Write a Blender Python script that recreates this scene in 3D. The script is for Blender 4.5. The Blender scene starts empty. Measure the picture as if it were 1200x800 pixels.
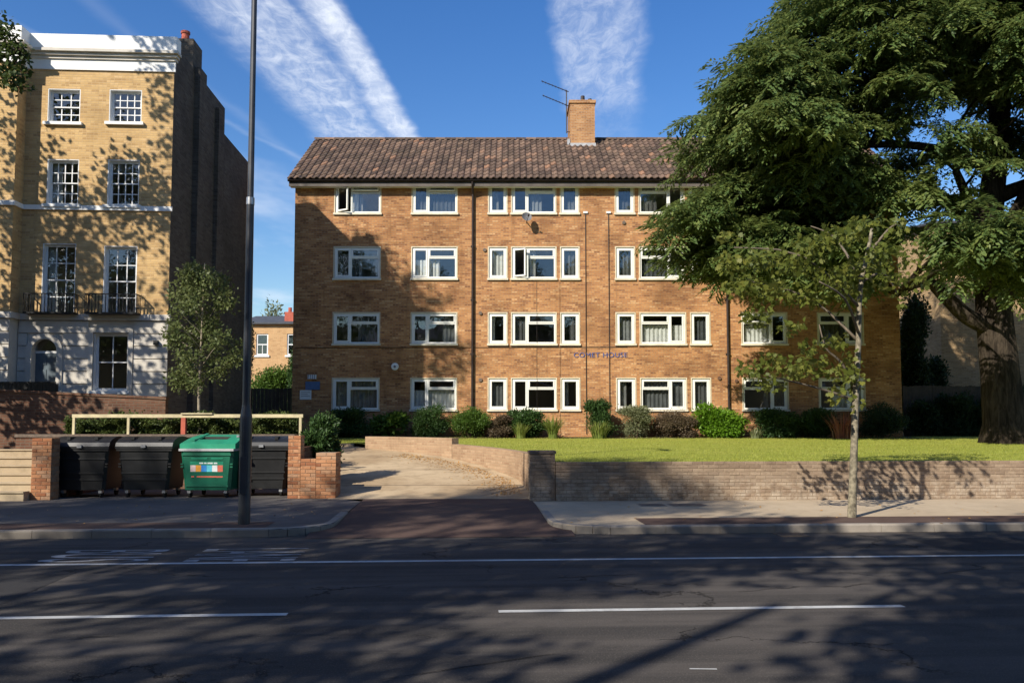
import bpy, math, random
import numpy as np
from mathutils import Matrix, Vector
R = math.radians
rng = np.random.default_rng(7)
random.seed(7)
C = bpy.context.scene.collection
scn = bpy.context.scene

# ---------------------------------------------------------------- camera, sky, sun, exposure
F, HZ, PITCH, CZ = 970.0, 490.0, R(3.5), 1.85
Y0 = HZ - F * math.tan(PITCH)
cam_d = bpy.data.cameras.new('camera'); cam = bpy.data.objects.new('camera', cam_d); C.objects.link(cam)
cam_d.sensor_width = 36; cam_d.lens = 36 * F / 1200
cam_d.shift_y = (Y0 - 400) / 1200
cam_d.clip_end = 3000; cam_d.clip_start = 0.1
cam.location = (0, 0, CZ); cam.rotation_euler = (R(90) + PITCH, 0, 0)
scn.camera = cam

SUN_AZ, SUN_EL = R(39), R(34)           # light travels forward and to the right
sun_to = Vector((-math.sin(SUN_AZ) * math.cos(SUN_EL), -math.cos(SUN_AZ) * math.cos(SUN_EL), math.sin(SUN_EL)))
sd = bpy.data.lights.new('sun', 'SUN'); so = bpy.data.objects.new('sun', sd); C.objects.link(so)
sd.energy = 5.0; sd.angle = R(0.53); sd.color = (1.0, 0.93, 0.82)
so.rotation_euler = sun_to.to_track_quat('Z', 'Y').to_euler()
scn.view_settings.view_transform = 'Standard'; scn.view_settings.look = 'None'
scn.view_settings.exposure = 0.47; scn.view_settings.gamma = 1.0

world = bpy.data.worlds.new('World'); scn.world = world; world.use_nodes = True
SKY_STRENGTH = 0.108

class NT:
    """tiny node helper"""
    def __init__(s, tree): s.t = tree; s.n = tree.nodes; s.l = tree.links
    def new(s, typ, **kw):
        nd = s.n.new(typ)
        for k, v in kw.items(): setattr(nd, k, v)
        return nd
    def put(s, sock, v):
        if isinstance(v, bpy.types.NodeSocket): s.l.new(v, sock)
        elif isinstance(v, (tuple, list)) and len(v) == 3 and sock.type == 'RGBA': sock.default_value = (*v, 1)
        else: sock.default_value = v
    def math(s, op, a, b=0.0, c=None, clamp=False):
        nd = s.new('ShaderNodeMath', operation=op, use_clamp=clamp)
        s.put(nd.inputs[0], a); s.put(nd.inputs[1], b)
        if c is not None: s.put(nd.inputs[2], c)
        return nd.outputs[0]
    def mix(s, f, a, b, blend='MIX'):
        nd = s.new('ShaderNodeMix', data_type='RGBA', blend_type=blend)
        s.put(nd.inputs[0], f); s.put(nd.inputs[6], a); s.put(nd.inputs[7], b)
        return nd.outputs[2]
    def noise(s, vec, scale, detail=3.0, rough=0.55, dist=0.0):
        nd = s.new('ShaderNodeTexNoise'); s.put(nd.inputs['Vector'], vec)
        nd.inputs['Scale'].default_value = scale; nd.inputs['Detail'].default_value = detail
        nd.inputs['Roughness'].default_value = rough; nd.inputs['Distortion'].default_value = dist
        return nd.outputs['Fac']
    def comb(s, x, y, z):
        nd = s.new('ShaderNodeCombineXYZ')
        for i, v in enumerate((x, y, z)): s.put(nd.inputs[i], v)
        return nd.outputs[0]
    def sep(s, v):
        nd = s.new('ShaderNodeSeparateXYZ'); s.put(nd.inputs[0], v); return nd.outputs
    def ss(s, v, a, b):
        nd = s.new('ShaderNodeMapRange', interpolation_type='SMOOTHSTEP')
        s.put(nd.inputs[0], v); nd.inputs[1].default_value = a; nd.inputs[2].default_value = b
        return nd.outputs[0]
    def ramp(s, f, stops):
        nd = s.new('ShaderNodeValToRGB'); s.put(nd.inputs[0], f); e = nd.color_ramp.elements
        e[0].position, e[0].color = stops[0][0], (*stops[0][1], 1)
        e[1].position, e[1].color = stops[-1][0], (*stops[-1][1], 1)
        for p, c in stops[1:-1]:
            x = e.new(p); x.color = (*c, 1)
        return nd.outputs[0]

def build_world():
    g = NT(world.node_tree); g.n.clear()
    out = g.new('ShaderNodeOutputWorld'); bg = g.new('ShaderNodeBackground')
    sky = g.new('ShaderNodeTexSky', sky_type='NISHITA', sun_disc=False)
    sky.sun_elevation = SUN_EL; sky.sun_rotation = R(180) + SUN_AZ
    sky.altitude = 50; sky.air_density = 1.25; sky.dust_density = 0.35; sky.ozone_density = 3.2
    tc = g.new('ShaderNodeTexCoord')
    x, y, z = g.sep(tc.outputs['Generated'])
    zz = g.math('MAXIMUM', z, 0.04)
    u = g.math('DIVIDE', x, zz); v = g.math('DIVIDE', y, zz)
    uv = g.comb(u, v, 0.0)
    warp = g.math('MULTIPLY', g.math('SUBTRACT', g.noise(uv, 3.0, 4, .6), 0.5), 0.10)
    fine = g.noise(g.comb(g.math('MULTIPLY', u, 5.0), g.math('MULTIPLY', v, 2.2), 1.3), 4.0, 6, .68, .6)
    rip = g.noise(g.comb(g.math('MULTIPLY', u, 3.2), g.math('MULTIPLY', v, 6.0), 4.3), 3.0, 4, .6, .4)
    def band(c, k, hw, soft_l, soft_r, v0=None, v1=None):
        # a straight vapour trail on the cloud plane: u = c + k v
        d = g.math('ADD', g.math('SUBTRACT', g.math('SUBTRACT', u, c), g.math('MULTIPLY', v, k)), warp)
        m = g.math('MULTIPLY', g.ss(d, -hw - soft_l, -hw + soft_l), g.math('SUBTRACT', 1.0, g.ss(d, hw - soft_r, hw + soft_r)))
        return m, d
    b1, d1 = band(-0.745, 0.085, 0.165, 0.075, 0.022)
    edge = g.math('SUBTRACT', 1.0, g.ss(g.math('ABSOLUTE', g.math('SUBTRACT', d1, 0.125)), 0.0, 0.07))
    gap = g.math('SUBTRACT', 1.0, g.math('MULTIPLY', 0.55, g.math('SUBTRACT', 1.0, g.ss(g.math('ABSOLUTE', g.math('SUBTRACT', d1, 0.055)), 0.0, 0.035))))
    tex = g.math('ADD', 0.20, g.math('MULTIPLY', g.ss(fine, 0.32, 0.72), 0.38))
    tex = g.math('ADD', tex, g.math('MULTIPLY', g.ss(rip, 0.45, 0.7), 0.14))
    m1 = g.math('MULTIPLY', b1, g.math('ADD', g.math('MULTIPLY', tex, gap), g.math('MULTIPLY', edge, 0.26)))
    b2, d2 = band(-0.06, 0.135, 0.11, 0.022, 0.03)
    fade = g.math('SUBTRACT', 1.0, g.math('MULTIPLY', g.ss(v, 2.4, 2.75), 0.75))
    m2 = g.math('MULTIPLY', g.math('MULTIPLY', b2, fade), g.math('ADD', 0.14, g.math('MULTIPLY', g.ss(fine, 0.3, 0.75), 0.34)))
    b3, _ = band(-2.10, 0.41, 0.012, 0.018, 0.018)
    b4, _ = band(-1.33, 0.16, 0.020, 0.03, 0.03)
    m3 = g.math('ADD', g.math('MULTIPLY', b3, 0.10), g.math('MULTIPLY', b4, 0.07))
    # thin veil low over the roofs
    veil = g.math('MULTIPLY', g.ss(g.noise(g.comb(u, g.math('MULTIPLY', v, 0.55), 2.0), 1.1, 5, .55), 0.50, 0.74), g.ss(v, 2.3, 3.2))
    veil = g.math('MULTIPLY', veil, 0.42)
    m = g.math('ADD', g.math('ADD', m1, m2), g.math('ADD', m3, veil), clamp=True)
    m = g.math('MULTIPLY', m, g.ss(z, 0.03, 0.12))
    hsv = g.new('ShaderNodeHueSaturation'); hsv.inputs['Saturation'].default_value = 1.33; hsv.inputs['Hue'].default_value = 0.514
    g.put(hsv.inputs['Color'], sky.outputs[0])
    col = g.mix(m, hsv.outputs[0], (6.6, 7.0, 7.7))
    g.put(bg.inputs[0], col); bg.inputs[1].default_value = SKY_STRENGTH
    g.l.new(bg.outputs[0], out.inputs[0])
build_world()

# ---------------------------------------------------------------- pixel to place helpers
def ray(x, y):
    cx, cy = (x - 600) / F, -(y - Y0) / F
    return Vector((cx, math.cos(PITCH) - cy * math.sin(PITCH), math.sin(PITCH) + cy * math.cos(PITCH)))
def at(x, y, Y):
    d = ray(x, y); return Vector((0, 0, CZ)) + d * (Y / d.y)
def gz(x, y, z):
    d = ray(x, y); return Vector((0, 0, CZ)) + d * ((z - CZ) / d.z)
RA = R(3.3)
def rp(s, d, z=0.0):
    return Vector((s * math.cos(RA) - d * math.sin(RA), s * math.sin(RA) + d * math.cos(RA), z))

# ---------------------------------------------------------------- mesh helpers
class MB:
    def __init__(s): s.v = []; s.f = []; s.uv = None
    def quad(s, a, b, c, d):
        n = len(s.v); s.v += [tuple(a), tuple(b), tuple(c), tuple(d)]; s.f.append((n, n + 1, n + 2, n + 3)); return s
    def poly(s, pts):
        n = len(s.v); s.v += [tuple(p) for p in pts]; s.f.append(tuple(range(n, n + len(pts)))); return s
    def hexa(s, p):
        """8 points: bottom 4 ccw then top 4"""
        n = len(s.v); s.v += [tuple(q) for q in p]
        for f in ((3, 2, 1, 0), (4, 5, 6, 7), (0, 1, 5, 4), (1, 2, 6, 5), (2, 3, 7, 6), (3, 0, 4, 7)):
            s.f.append(tuple(n + i for i in f))
        return s
    def box(s, x0, x1, y0, y1, z0, z1):
        return s.hexa([(x0, y0, z0), (x1, y0, z0), (x1, y1, z0), (x0, y1, z0), (x0, y0, z1), (x1, y0, z1), (x1, y1, z1), (x0, y1, z1)])
    def prism(s, pts, z0, z1):
        n = len(s.v); k = len(pts)
        z0s = z0 if isinstance(z0, (list, tuple)) else [z0] * k
        z1s = z1 if isinstance(z1, (list, tuple)) else [z1] * k
        s.v += [(p[0], p[1], z0s[i]) for i, p in enumerate(pts)] + [(p[0], p[1], z1s[i]) for i, p in enumerate(pts)]
        s.f.append(tuple(range(n + k - 1, n - 1, -1))); s.f.append(tuple(range(n + k, n + 2 * k)))
        for i in range(k):
            j = (i + 1) % k; s.f.append((n + i, n + j, n + k + j, n + k + i))
        return s
    def tube(s, pts, rad, n=8, cap=True):
        pts = [Vector(p) for p in pts]
        if not isinstance(rad, (list, tuple)): rad = [rad] * len(pts)
        base = len(s.v); up = None
        for i, p in enumerate(pts):
            t = (pts[min(i + 1, len(pts) - 1)] - pts[max(i - 1, 0)]).normalized()
            if up is None: up = t.orthogonal().normalized()
            up = (up - t * up.dot(t)).normalized(); sd_ = t.cross(up)
            for k in range(n):
                a = 2 * math.pi * k / n
                s.v.append(tuple(p + (up * math.cos(a) + sd_ * math.sin(a)) * rad[i]))
        for i in range(len(pts) - 1):
            for k in range(n):
                a = base + i * n + k; b = base + i * n + (k + 1) % n
                s.f.append((a, b, b + n, a + n))
        if cap:
            s.f.append(tuple(base + k for k in range(n - 1, -1, -1)))
            e = base + (len(pts) - 1) * n; s.f.append(tuple(e + k for k in range(n)))
        return s
    def build(s, name, mat, parent=None, smooth=False, loc=None):
        me = bpy.data.meshes.new(name); me.from_pydata(s.v, [], s.f); me.update()
        if s.uv:
            ul = me.uv_layers.new(name='uv')
            for li, vi in enumerate([l.vertex_index for l in me.loops]): ul.data[li].uv = s.uv[vi]
        if smooth: me.shade_smooth()
        return link(name, me, mat, parent, loc)
def link(name, me, mat, parent=None, loc=None):
    if mat is not None and not me.materials: me.materials.append(mat)
    o = bpy.data.objects.new(name, me); C.objects.link(o); o.parent = parent
    if loc is not None: o.location = loc
    return o
def thing(name, label, cat, loc=(0, 0, 0), rz=0.0, group=None):
    o = bpy.data.objects.new(name, None); C.objects.link(o); o.empty_display_size = .2
    o.location = loc; o.rotation_euler = (0, 0, rz); return tag(o, label, cat, group)
def tag(o, label, cat, group=None):
    o['label'] = label; o['category'] = cat
    if group: o['group'] = group
    return o
def struct(o): o['kind'] = 'structure'; return o
def stuff(o): o['kind'] = 'stuff'; return o
def copy_tree(o, parent=None):
    c = o.copy(); C.objects.link(c); c.parent = parent
    for ch in list(o.children): copy_tree(ch, c)
    return c

# leaves as little folded blades -------------------------------------------------
LEAF = np.array([(0, 0, 0), (.45, .5, .06), (1, 0, -.05), (.45, -.5, .06)], float)
MAPLE = np.array([(0, 0, 0), (.1, .3, .03), (.32, .52, .05), (.5, .26, .02), (.72, .42, .0), (.74, .14, .0), (1, 0, -.1),
                  (.74, -.14, 0), (.72, -.42, 0), (.5, -.26, .02), (.32, -.52, .05), (.1, -.3, .03)], float)
BLADE = np.array([(0, -.5, 0), (0, .5, 0), (1, 0, .0)], float)
def unit(a): return a / (np.linalg.norm(a, axis=-1, keepdims=True) + 1e-9)
def leaf_mesh(name, pos, dirs, nrm, length, width, mat, parent=None, tmpl=LEAF, loc=None):
    n = len(pos); k = len(tmpl)
    dirs = unit(dirs); side = unit(np.cross(nrm, dirs)); up = np.cross(dirs, side)
    L = np.broadcast_to(np.asarray(length, float), (n,))[:, None, None]; W = np.broadcast_to(np.asarray(width, float), (n,))[:, None, None]
    t = tmpl[None]
    co = pos[:, None, :] + dirs[:, None, :] * t[..., 0:1] * L + side[:, None, :] * t[..., 1:2] * W + up[:, None, :] * t[..., 2:3] * L
    me = bpy.data.meshes.new(name)
    me.vertices.add(n * k); me.vertices.foreach_set('co', co.astype(np.float32).ravel())
    me.loops.add(n * k); me.loops.foreach_set('vertex_index', np.arange(n * k, dtype=np.int32))
    me.polygons.add(n); me.polygons.foreach_set('loop_start', np.arange(0, n * k, k, dtype=np.int32))
    me.update(calc_edges=True); me.validate()
    return link(name, me, mat, parent, loc)
def rdir(n, zb=0.0):
    a = rng.normal(size=(n, 3)); a[:, 2] += zb; return unit(a)

# ---------------------------------------------------------------- materials
M = {}; RA_ = RA
def mat(name, rough=.8, spec=.3):
    m = bpy.data.materials.new(name); m.use_nodes = True; g = NT(m.node_tree)
    b = g.n['Principled BSDF']; b.inputs['Roughness'].default_value = rough
    b.inputs['Specular IOR Level'].default_value = spec; M[name] = m
    return m, g, b
def bump(g, b, h, strength, dist=0.02):
    nd = g.new('ShaderNodeBump'); nd.inputs['Strength'].default_value = strength; nd.inputs['Distance'].default_value = dist
    g.put(nd.inputs['Height'], h); g.put(b.inputs['Normal'], nd.outputs[0])
def objco(g): return g.new('ShaderNodeTexCoord').outputs['Object']
def worldco(g): return g.new('ShaderNodeNewGeometry').outputs['Position']
def plain(name, c, var=.25, scale=6., rough=.7, spec=.3, metal=0., bmp=0., c2=None, scale2=None):
    m, g, b = mat(name, rough, spec); co = worldco(g)
    n1 = g.noise(co, scale, 5, .6); n2 = g.noise(co, (scale2 or scale * 7), 4, .6)
    d = tuple(x * (1 - var) for x in c); l = c2 or tuple(min(1, x * (1 + var * .6)) for x in c)
    col = g.mix(g.ss(n1, .3, .7), d, l)
    col = g.mix(g.math('MULTIPLY', g.ss(n2, .4, .75), .35 * min(1, var * 3)), col, tuple(x * .6 for x in c))
    g.put(b.inputs['Base Color'], col); b.inputs['Metallic'].default_value = metal
    if bmp: bump(g, b, n2, bmp)
    return m
def brickwork(name, cols, mortar, tint=.35, bw=.225, bh=.075, uvmap=False, stain=None, ms=.010):
    m, g, b = mat(name, .9, .15)
    if uvmap:
        vec = g.new('ShaderNodeUVMap').outputs[0]; x, y, z = g.sep(vec); h, vv = x, y
    else:
        x, y, z = g.sep(objco(g)); h, vv = g.math('ADD', x, y), z
    vec = g.comb(h, vv, 0.0)
    br = g.new('ShaderNodeTexBrick'); g.put(br.inputs['Vector'], vec)
    br.inputs['Scale'].default_value = 1.0; br.inputs['Brick Width'].default_value = bw; br.inputs['Row Height'].default_value = bh
    br.inputs['Mortar Size'].default_value = ms; br.inputs['Mortar Smooth'].default_value = .2; br.inputs['Bias'].default_value = -.1
    g.put(br.inputs['Color1'], cols[0]); g.put(br.inputs['Color2'], cols[1]); g.put(br.inputs['Mortar'], mortar)
    # a random number for each brick (row and half-bond column)
    row = g.math('FLOOR', g.math('DIVIDE', vv, bh))
    off = g.math('MULTIPLY', g.math('MODULO', g.math('ABSOLUTE', row), 2.0), .5)
    colm = g.math('FLOOR', g.math('ADD', g.math('DIVIDE', h, bw), off))
    wn = g.new('ShaderNodeTexWhiteNoise', noise_dimensions='2D'); g.put(wn.inputs['Vector'], g.comb(colm, row, 0.0))
    per = g.ramp(wn.outputs[0], [(0, cols[2]), (.25, cols[0]), (.6, cols[1]), (.85, cols[3]), (1, cols[4])])
    col = g.mix(g.math('MULTIPLY', g.math('SUBTRACT', 1.0, br.outputs['Fac']), .75), br.outputs['Color'], per)
    big = g.noise(vec, .55, 5, .62); mid = g.noise(g.comb(g.math('MULTIPLY', h, .6), g.math('MULTIPLY', vv, 2.4), 0.), 2.3, 4, .6)
    col = g.mix(g.math('MULTIPLY', g.ss(big, .42, .7), tint), col, tuple(c * .45 for c in cols[2]))
    col = g.mix(g.math('MULTIPLY', g.ss(mid, .5, .78), tint * .8), col, tuple(min(1, c * 1.25) for c in cols[3]))
    drip = g.noise(g.comb(g.math('MULTIPLY', h, 2.2), g.math('MULTIPLY', vv, .22), 7.), 1.6, 5, .65)
    col = g.mix(g.math('MULTIPLY', g.ss(drip, .52, .74), tint * .7), col, tuple(c * .55 for c in cols[2]))
    if stain:   # pale salts with a shape of their own low on the wall
        sn = g.noise(vec, 3.2, 6, .7); lo = g.math('SUBTRACT', 1.0, g.ss(vv, .1, .62))
        col = g.mix(g.math('MULTIPLY', g.math('MULTIPLY', g.ss(sn, .42, .66), lo), .6), col, stain)
    g.put(b.inputs['Base Color'], col)
    hgt = g.math('SUBTRACT', g.math('MULTIPLY', g.noise(vec, 60, 3), .25), br.outputs['Fac'])
    bump(g, b, hgt, .6, .012)
    return m
def loose_brick(name, cols, stain=None):
    """for bricks that are meshes of their own"""
    m, g, b = mat(name, .9, .15)
    oi = g.new('ShaderNodeObjectInfo'); ge = g.new('ShaderNodeNewGeometry'); co = ge.outputs['Position']
    r = g.math('FRACT', g.math('ADD', oi.outputs['Random'], ge.outputs['Random Per Island']))
    col = g.ramp(r, [(0, cols[0]), (.3, cols[1]), (.65, cols[2]), (1, cols[3])])
    n1 = g.noise(co, 14, 5, .65); n2 = g.noise(co, 1.3, 5, .6); n3 = g.noise(co, 50, 3, .6)
    col = g.mix(g.math('MULTIPLY', g.ss(n1, .45, .75), .5), col, tuple(c * .5 for c in cols[0]))
    col = g.mix(g.math('MULTIPLY', g.ss(n2, .4, .7), .4), col, tuple(c * .6 for c in cols[1]))
    if stain:
        z = g.sep(co)[2]
        lo = g.math('SUBTRACT', 1.0, g.ss(z, .25, .8))
        col = g.mix(g.math('MULTIPLY', g.math('MULTIPLY', g.ss(g.noise(co, 4, 6, .7), .40, .62), lo), .6), col, stain)
        drip = g.noise(g.comb(g.math('MULTIPLY', g.sep(co)[0], 5.), g.math('MULTIPLY', z, .7), 0.), 2., 4, .6)
        col = g.mix(g.math('MULTIPLY', g.ss(drip, .56, .72), .35), col, tuple(c * .3 for c in cols[0]))
    g.put(b.inputs['Base Color'], col); bump(g, b, n3, .5, .01)
    return m
def foliage(name, a, b_, c, transl=.35, rough=.5):
    m = bpy.data.materials.new(name); m.use_nodes = True; g = NT(m.node_tree); g.n.clear(); M[name] = m
    out = g.new('ShaderNodeOutputMaterial'); p = g.new('ShaderNodeBsdfPrincipled'); t = g.new('ShaderNodeBsdfTranslucent')
    ge = g.new('ShaderNodeNewGeometry'); oi = g.new('ShaderNodeObjectInfo')
    big = g.noise(ge.outputs['Position'], .9, 3, .6)
    f = g.math('ADD', g.math('MULTIPLY', ge.outputs['Random Per Island'], .6), g.math('MULTIPLY', g.ss(big, .3, .7), .4))
    col = g.ramp(f, [(0, a), (.5, b_), (1, c)])
    g.put(p.inputs['Base Color'], col); p.inputs['Roughness'].default_value = rough; p.inputs['Specular IOR Level'].default_value = .25
    g.put(t.inputs[0], g.mix(.5, col, tuple(min(1, x * 1.5) for x in c)))
    mx = g.new('ShaderNodeMixShader'); mx.inputs[0].default_value = transl
    g.l.new(p.outputs[0], mx.inputs[1]); g.l.new(t.outputs[0], mx.inputs[2]); g.l.new(mx.outputs[0], out.inputs[0])
    return m
def glass(name, tint=(.93, .95, .95), refl=.075):
    m = bpy.data.materials.new(name); m.use_nodes = True; g = NT(m.node_tree); g.n.clear(); M[name] = m
    out = g.new('ShaderNodeOutputMaterial'); tr = g.new('ShaderNodeBsdfTransparent'); gl = g.new('ShaderNodeBsdfGlossy')
    g.put(tr.inputs[0], tint); gl.inputs['Roughness'].default_value = .015; g.put(gl.inputs[0], (.95, .97, 1.))
    fr = g.new('ShaderNodeLayerWeight'); fr.inputs[0].default_value = .5; frs = g.math('POWER', fr.outputs['Facing'], 4.0)
    bn = g.new('ShaderNodeBump'); bn.inputs['Strength'].default_value = .08; bn.inputs['Distance'].default_value = .05
    g.put(bn.inputs['Height'], g.noise(worldco(g), 1.4, 2)); g.put(gl.inputs['Normal'], bn.outputs[0])
    mx = g.new('ShaderNodeMixShader'); g.put(mx.inputs[0], g.math('ADD', g.math('MULTIPLY', frs, .8), refl, clamp=True))
    g.l.new(tr.outputs[0], mx.inputs[1]); g.l.new(gl.outputs[0], mx.inputs[2]); g.l.new(mx.outputs[0], out.inputs[0])
    return m

def ground_mat(name, a, b_, speck, rough=.9, patch=.4, bmp=.4, s=1.0):
    m, g, b = mat(name, rough, .10); co = worldco(g)
    n1 = g.noise(co, .45 * s, 5, .6); n2 = g.noise(co, 3.2 * s, 6, .65); n3 = g.noise(co, 70 * s, 3, .7)
    col = g.mix(g.ss(n1, .35, .68), a, b_)
    col = g.mix(g.math('MULTIPLY', g.ss(n2, .45, .75), patch), col, tuple(x * .55 for x in a))
    col = g.mix(g.math('MULTIPLY', g.ss(n3, .55, .75), .55), col, speck)
    g.put(b.inputs['Base Color'], col); bump(g, b, n3, bmp, .008)
    return m
m, g, b = mat('asphalt', .95, .12); co = worldco(g); xx, yy, zz_ = g.sep(co)
rd = g.math('SUBTRACT', g.math('MULTIPLY', yy, math.cos(RA_)), g.math('MULTIPLY', xx, math.sin(RA_))); rs = g.math('ADD', g.math('MULTIPLY', xx, math.cos(RA_)), g.math('MULTIPLY', yy, math.sin(RA_)))
lng = g.noise(g.comb(g.math('MULTIPLY', rs, .10), g.math('MULTIPLY', rd, 1.5), 0.), 1.5, 5, .6)
n2 = g.noise(co, 1.7, 6, .65); n3 = g.noise(co, 60, 3, .75); n4 = g.noise(co, 180, 2, .7)
col = g.mix(g.ss(lng, .35, .66), (.048, .044, .041), (.092, .081, .072))
col = g.mix(g.math('MULTIPLY', g.ss(n2, .5, .72), .45), col, (.035, .033, .032))
vor = g.new('ShaderNodeTexVoronoi', feature='DISTANCE_TO_EDGE'); g.put(vor.inputs['Vector'], g.comb(g.math('ADD', g.math('MULTIPLY', rs, .28), g.math('MULTIPLY', n2, .5)), g.math('ADD', g.math('MULTIPLY', rd, .5), g.math('MULTIPLY', n2, .4)), 0.)); vor.inputs['Scale'].default_value = 1.0
crk = g.math('MULTIPLY', g.math('SUBTRACT', 1.0, g.ss(vor.outputs['Distance'], .0, .010)), g.ss(g.noise(co, .6, 3), .48, .56))
col = g.mix(g.math('MULTIPLY', crk, .8), col, (.012, .011, .011))
col = g.mix(g.math('MULTIPLY', g.ss(n3, .52, .72), .6), col, (.20, .175, .15)); col = g.mix(g.math('MULTIPLY', g.ss(n4, .5, .75), .5), col, (.025, .024, .024))
gut = g.math('MULTIPLY', g.ss(rd, 12.7, 13.25), g.ss(g.noise(co, 2.5, 4), .35, .65)); col = g.mix(g.math('MULTIPLY', gut, .5), col, (.15, .115, .08))
g.put(b.inputs['Base Color'], col); bump(g, b, g.math('ADD', n3, g.math('MULTIPLY', crk, -2.)), .7, .010)
ground_mat('asphalt_patch', (.036, .035, .036), (.048, .046, .045), (.11, .10, .095), rough=.95, bmp=.6)
ground_mat('asphalt_red', (.085, .055, .046), (.11, .075, .06), (.16, .12, .10), rough=.9)
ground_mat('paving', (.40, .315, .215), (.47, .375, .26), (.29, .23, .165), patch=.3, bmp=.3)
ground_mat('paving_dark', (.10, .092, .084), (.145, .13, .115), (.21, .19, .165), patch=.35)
ground_mat('concrete', (.36, .26, .155), (.50, .385, .245), (.27, .20, .13), patch=.55, bmp=.3)
ground_mat('earth', (.07, .05, .033), (.10, .075, .05), (.05, .04, .03))
ground_mat('kerbstone', (.24, .21, .175), (.33, .29, .24), (.16, .14, .12), bmp=.3)
ground_mat('stone_step', (.40, .31, .20), (.48, .38, .25), (.27, .21, .14), bmp=.3, patch=.5)
ground_mat('paint', (.40, .40, .39), (.54, .54, .52), (.16, .15, .15), patch=.7, bmp=.4, s=1.6)
ground_mat('worn_paint', (.24, .235, .23), (.38, .375, .37), (.11, .105, .10), patch=.8, bmp=.4, s=2.5)
# lawn
m, g, b = mat('lawn', .95, .1); co = worldco(g)
xx, yy, zz_ = g.sep(co); st = g.comb(g.math('MULTIPLY', xx, .5), g.math('MULTIPLY', yy, 1.6), 0.)
col = g.mix(g.ss(g.noise(st, .9, 5, .6), .35, .68), (.27, .305, .050), (.355, .36, .072))
col = g.mix(g.math('MULTIPLY', g.ss(g.noise(co, 2.1, 6, .7), .5, .72), .5), col, (.38, .33, .09))
col = g.mix(g.math('MULTIPLY', g.ss(g.noise(co, 40, 3, .7), .45, .7), .5), col, (.15, .20, .022))
g.put(b.inputs['Base Color'], col); bump(g, b, g.noise(co, 45, 4, .8), .9, .03)

brickwork('block_brick', [(.40, .178, .073), (.48, .232, .088), (.18, .074, .038), (.55, .285, .118), (.67, .41, .20)], (.36, .23, .135), tint=.50)
brickwork('yellow_brick', [(.52, .335, .145), (.58, .385, .17), (.36, .22, .10), (.62, .42, .19), (.66, .46, .24)], (.52, .36, .19), tint=.30)
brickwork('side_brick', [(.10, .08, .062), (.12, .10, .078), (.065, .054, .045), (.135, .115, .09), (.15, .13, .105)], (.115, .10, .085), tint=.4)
brickwork('garden_brick', [(.15, .072, .045), (.18, .09, .055), (.10, .05, .034), (.21, .11, .068), (.24, .14, .09)], (.16, .12, .085), tint=.45)
brickwork('drive_wall_brick', [(.34, .225, .14), (.37, .25, .155), (.27, .165, .10), (.41, .28, .175), (.44, .31, .2)], (.36, .26, .165), tint=.4, uvmap=True)
brickwork('neighbour_brick', [(.37, .24, .12), (.42, .28, .14), (.27, .17, .09), (.46, .31, .16), (.5, .35, .2)], (.4, .3, .18), tint=.3)
brickwork('far_brick', [(.56, .32, .15), (.60, .36, .18), (.38, .21, .10), (.58, .36, .17), (.62, .4, .2)], (.5, .36, .2), tint=.2)
brickwork('chimney_brick', [(.36, .17, .07), (.43, .215, .085), (.22, .10, .05), (.48, .26, .11), (.54, .32, .16)], (.42, .29, .18), tint=.25)
loose_brick('wall_bricks', [(.225, .16, .11), (.27, .195, .135), (.30, .22, .15), (.335, .25, .175)], stain=(.48, .41, .32))
loose_brick('pier_bricks', [(.28, .11, .055), (.42, .19, .09), (.50, .25, .125), (.42, .26, .16)])
plain('mortar', (.27, .205, .14), .2, 9); plain('mortar_dark', (.17, .14, .11), .3, 6)
m, g, b = mat('roof_tile', .85, .2); ge = g.new('ShaderNodeNewGeometry'); co = ge.outputs['Position']
col = g.ramp(ge.outputs['Random Per Island'], [(0, (.062, .043, .034)), (.35, (.105, .070, .052)), (.7, (.14, .092, .068)), (.92, (.19, .125, .088)), (1, (.28, .15, .09))])
col = g.mix(g.math('MULTIPLY', g.ss(g.noise(co, .8, 5, .65), .4, .72), .45), col, (.10, .075, .05))
col = g.mix(g.math('MULTIPLY', g.ss(g.noise(co, 5, 5, .7), .55, .75), .5), col, (.34, .26, .17))
g.put(b.inputs['Base Color'], col); bump(g, b, g.noise(co, 40, 3), .3, .01)
plain('slate', (.07, .075, .085), .3, 3); plain('red_tile', (.33, .12, .065), .25, 3)
plain('stucco', (.60, .555, .48), .15, 1.2, rough=.8); plain('white_paint', (.80, .79, .75), .06, 1.5, rough=.6)
plain('upvc', (.80, .79, .72), .06, 2., rough=.35, spec=.5); plain('cream_sill', (.66, .60, .46), .15, 3)
plain('sash_paint', (.74, .74, .72), .08, 3, rough=.4); plain('surround', (.64, .56, .40), .12, 4)
plain('black_iron', (.015, .015, .016), .3, 5, rough=.45); plain('dark_paint', (.03, .028, .026), .3, 4, rough=.5)
plain('downpipe', (.035, .024, .02), .3, 5, rough=.5); plain('fascia_wood', (.12, .10, .085), .3, 2, rough=.6)
plain('lamp_steel', (.045, .048, .055), .3, 3, rough=.4, spec=.5); plain('galvanised', (.45, .46, .47), .2, 6, rough=.4, metal=.7)
plain('bin_black', (.011, .0115, .012), .35, 5, rough=.45, spec=.5); plain('bin_green', (.010, .125, .070), .18, 3, rough=.4, spec=.5)
plain('bin_lid_green', (.02, .25, .14), .15, 3, rough=.4, spec=.5); plain('rubber', (.02, .02, .02), .3, 8, rough=.8)
plain('rail_paint', (.56, .48, .29), .2, 5, rough=.6); plain('curtain', (.62, .60, .55), .12, 4); plain('curtain_grey', (.20, .20, .19), .2, 4)
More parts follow.
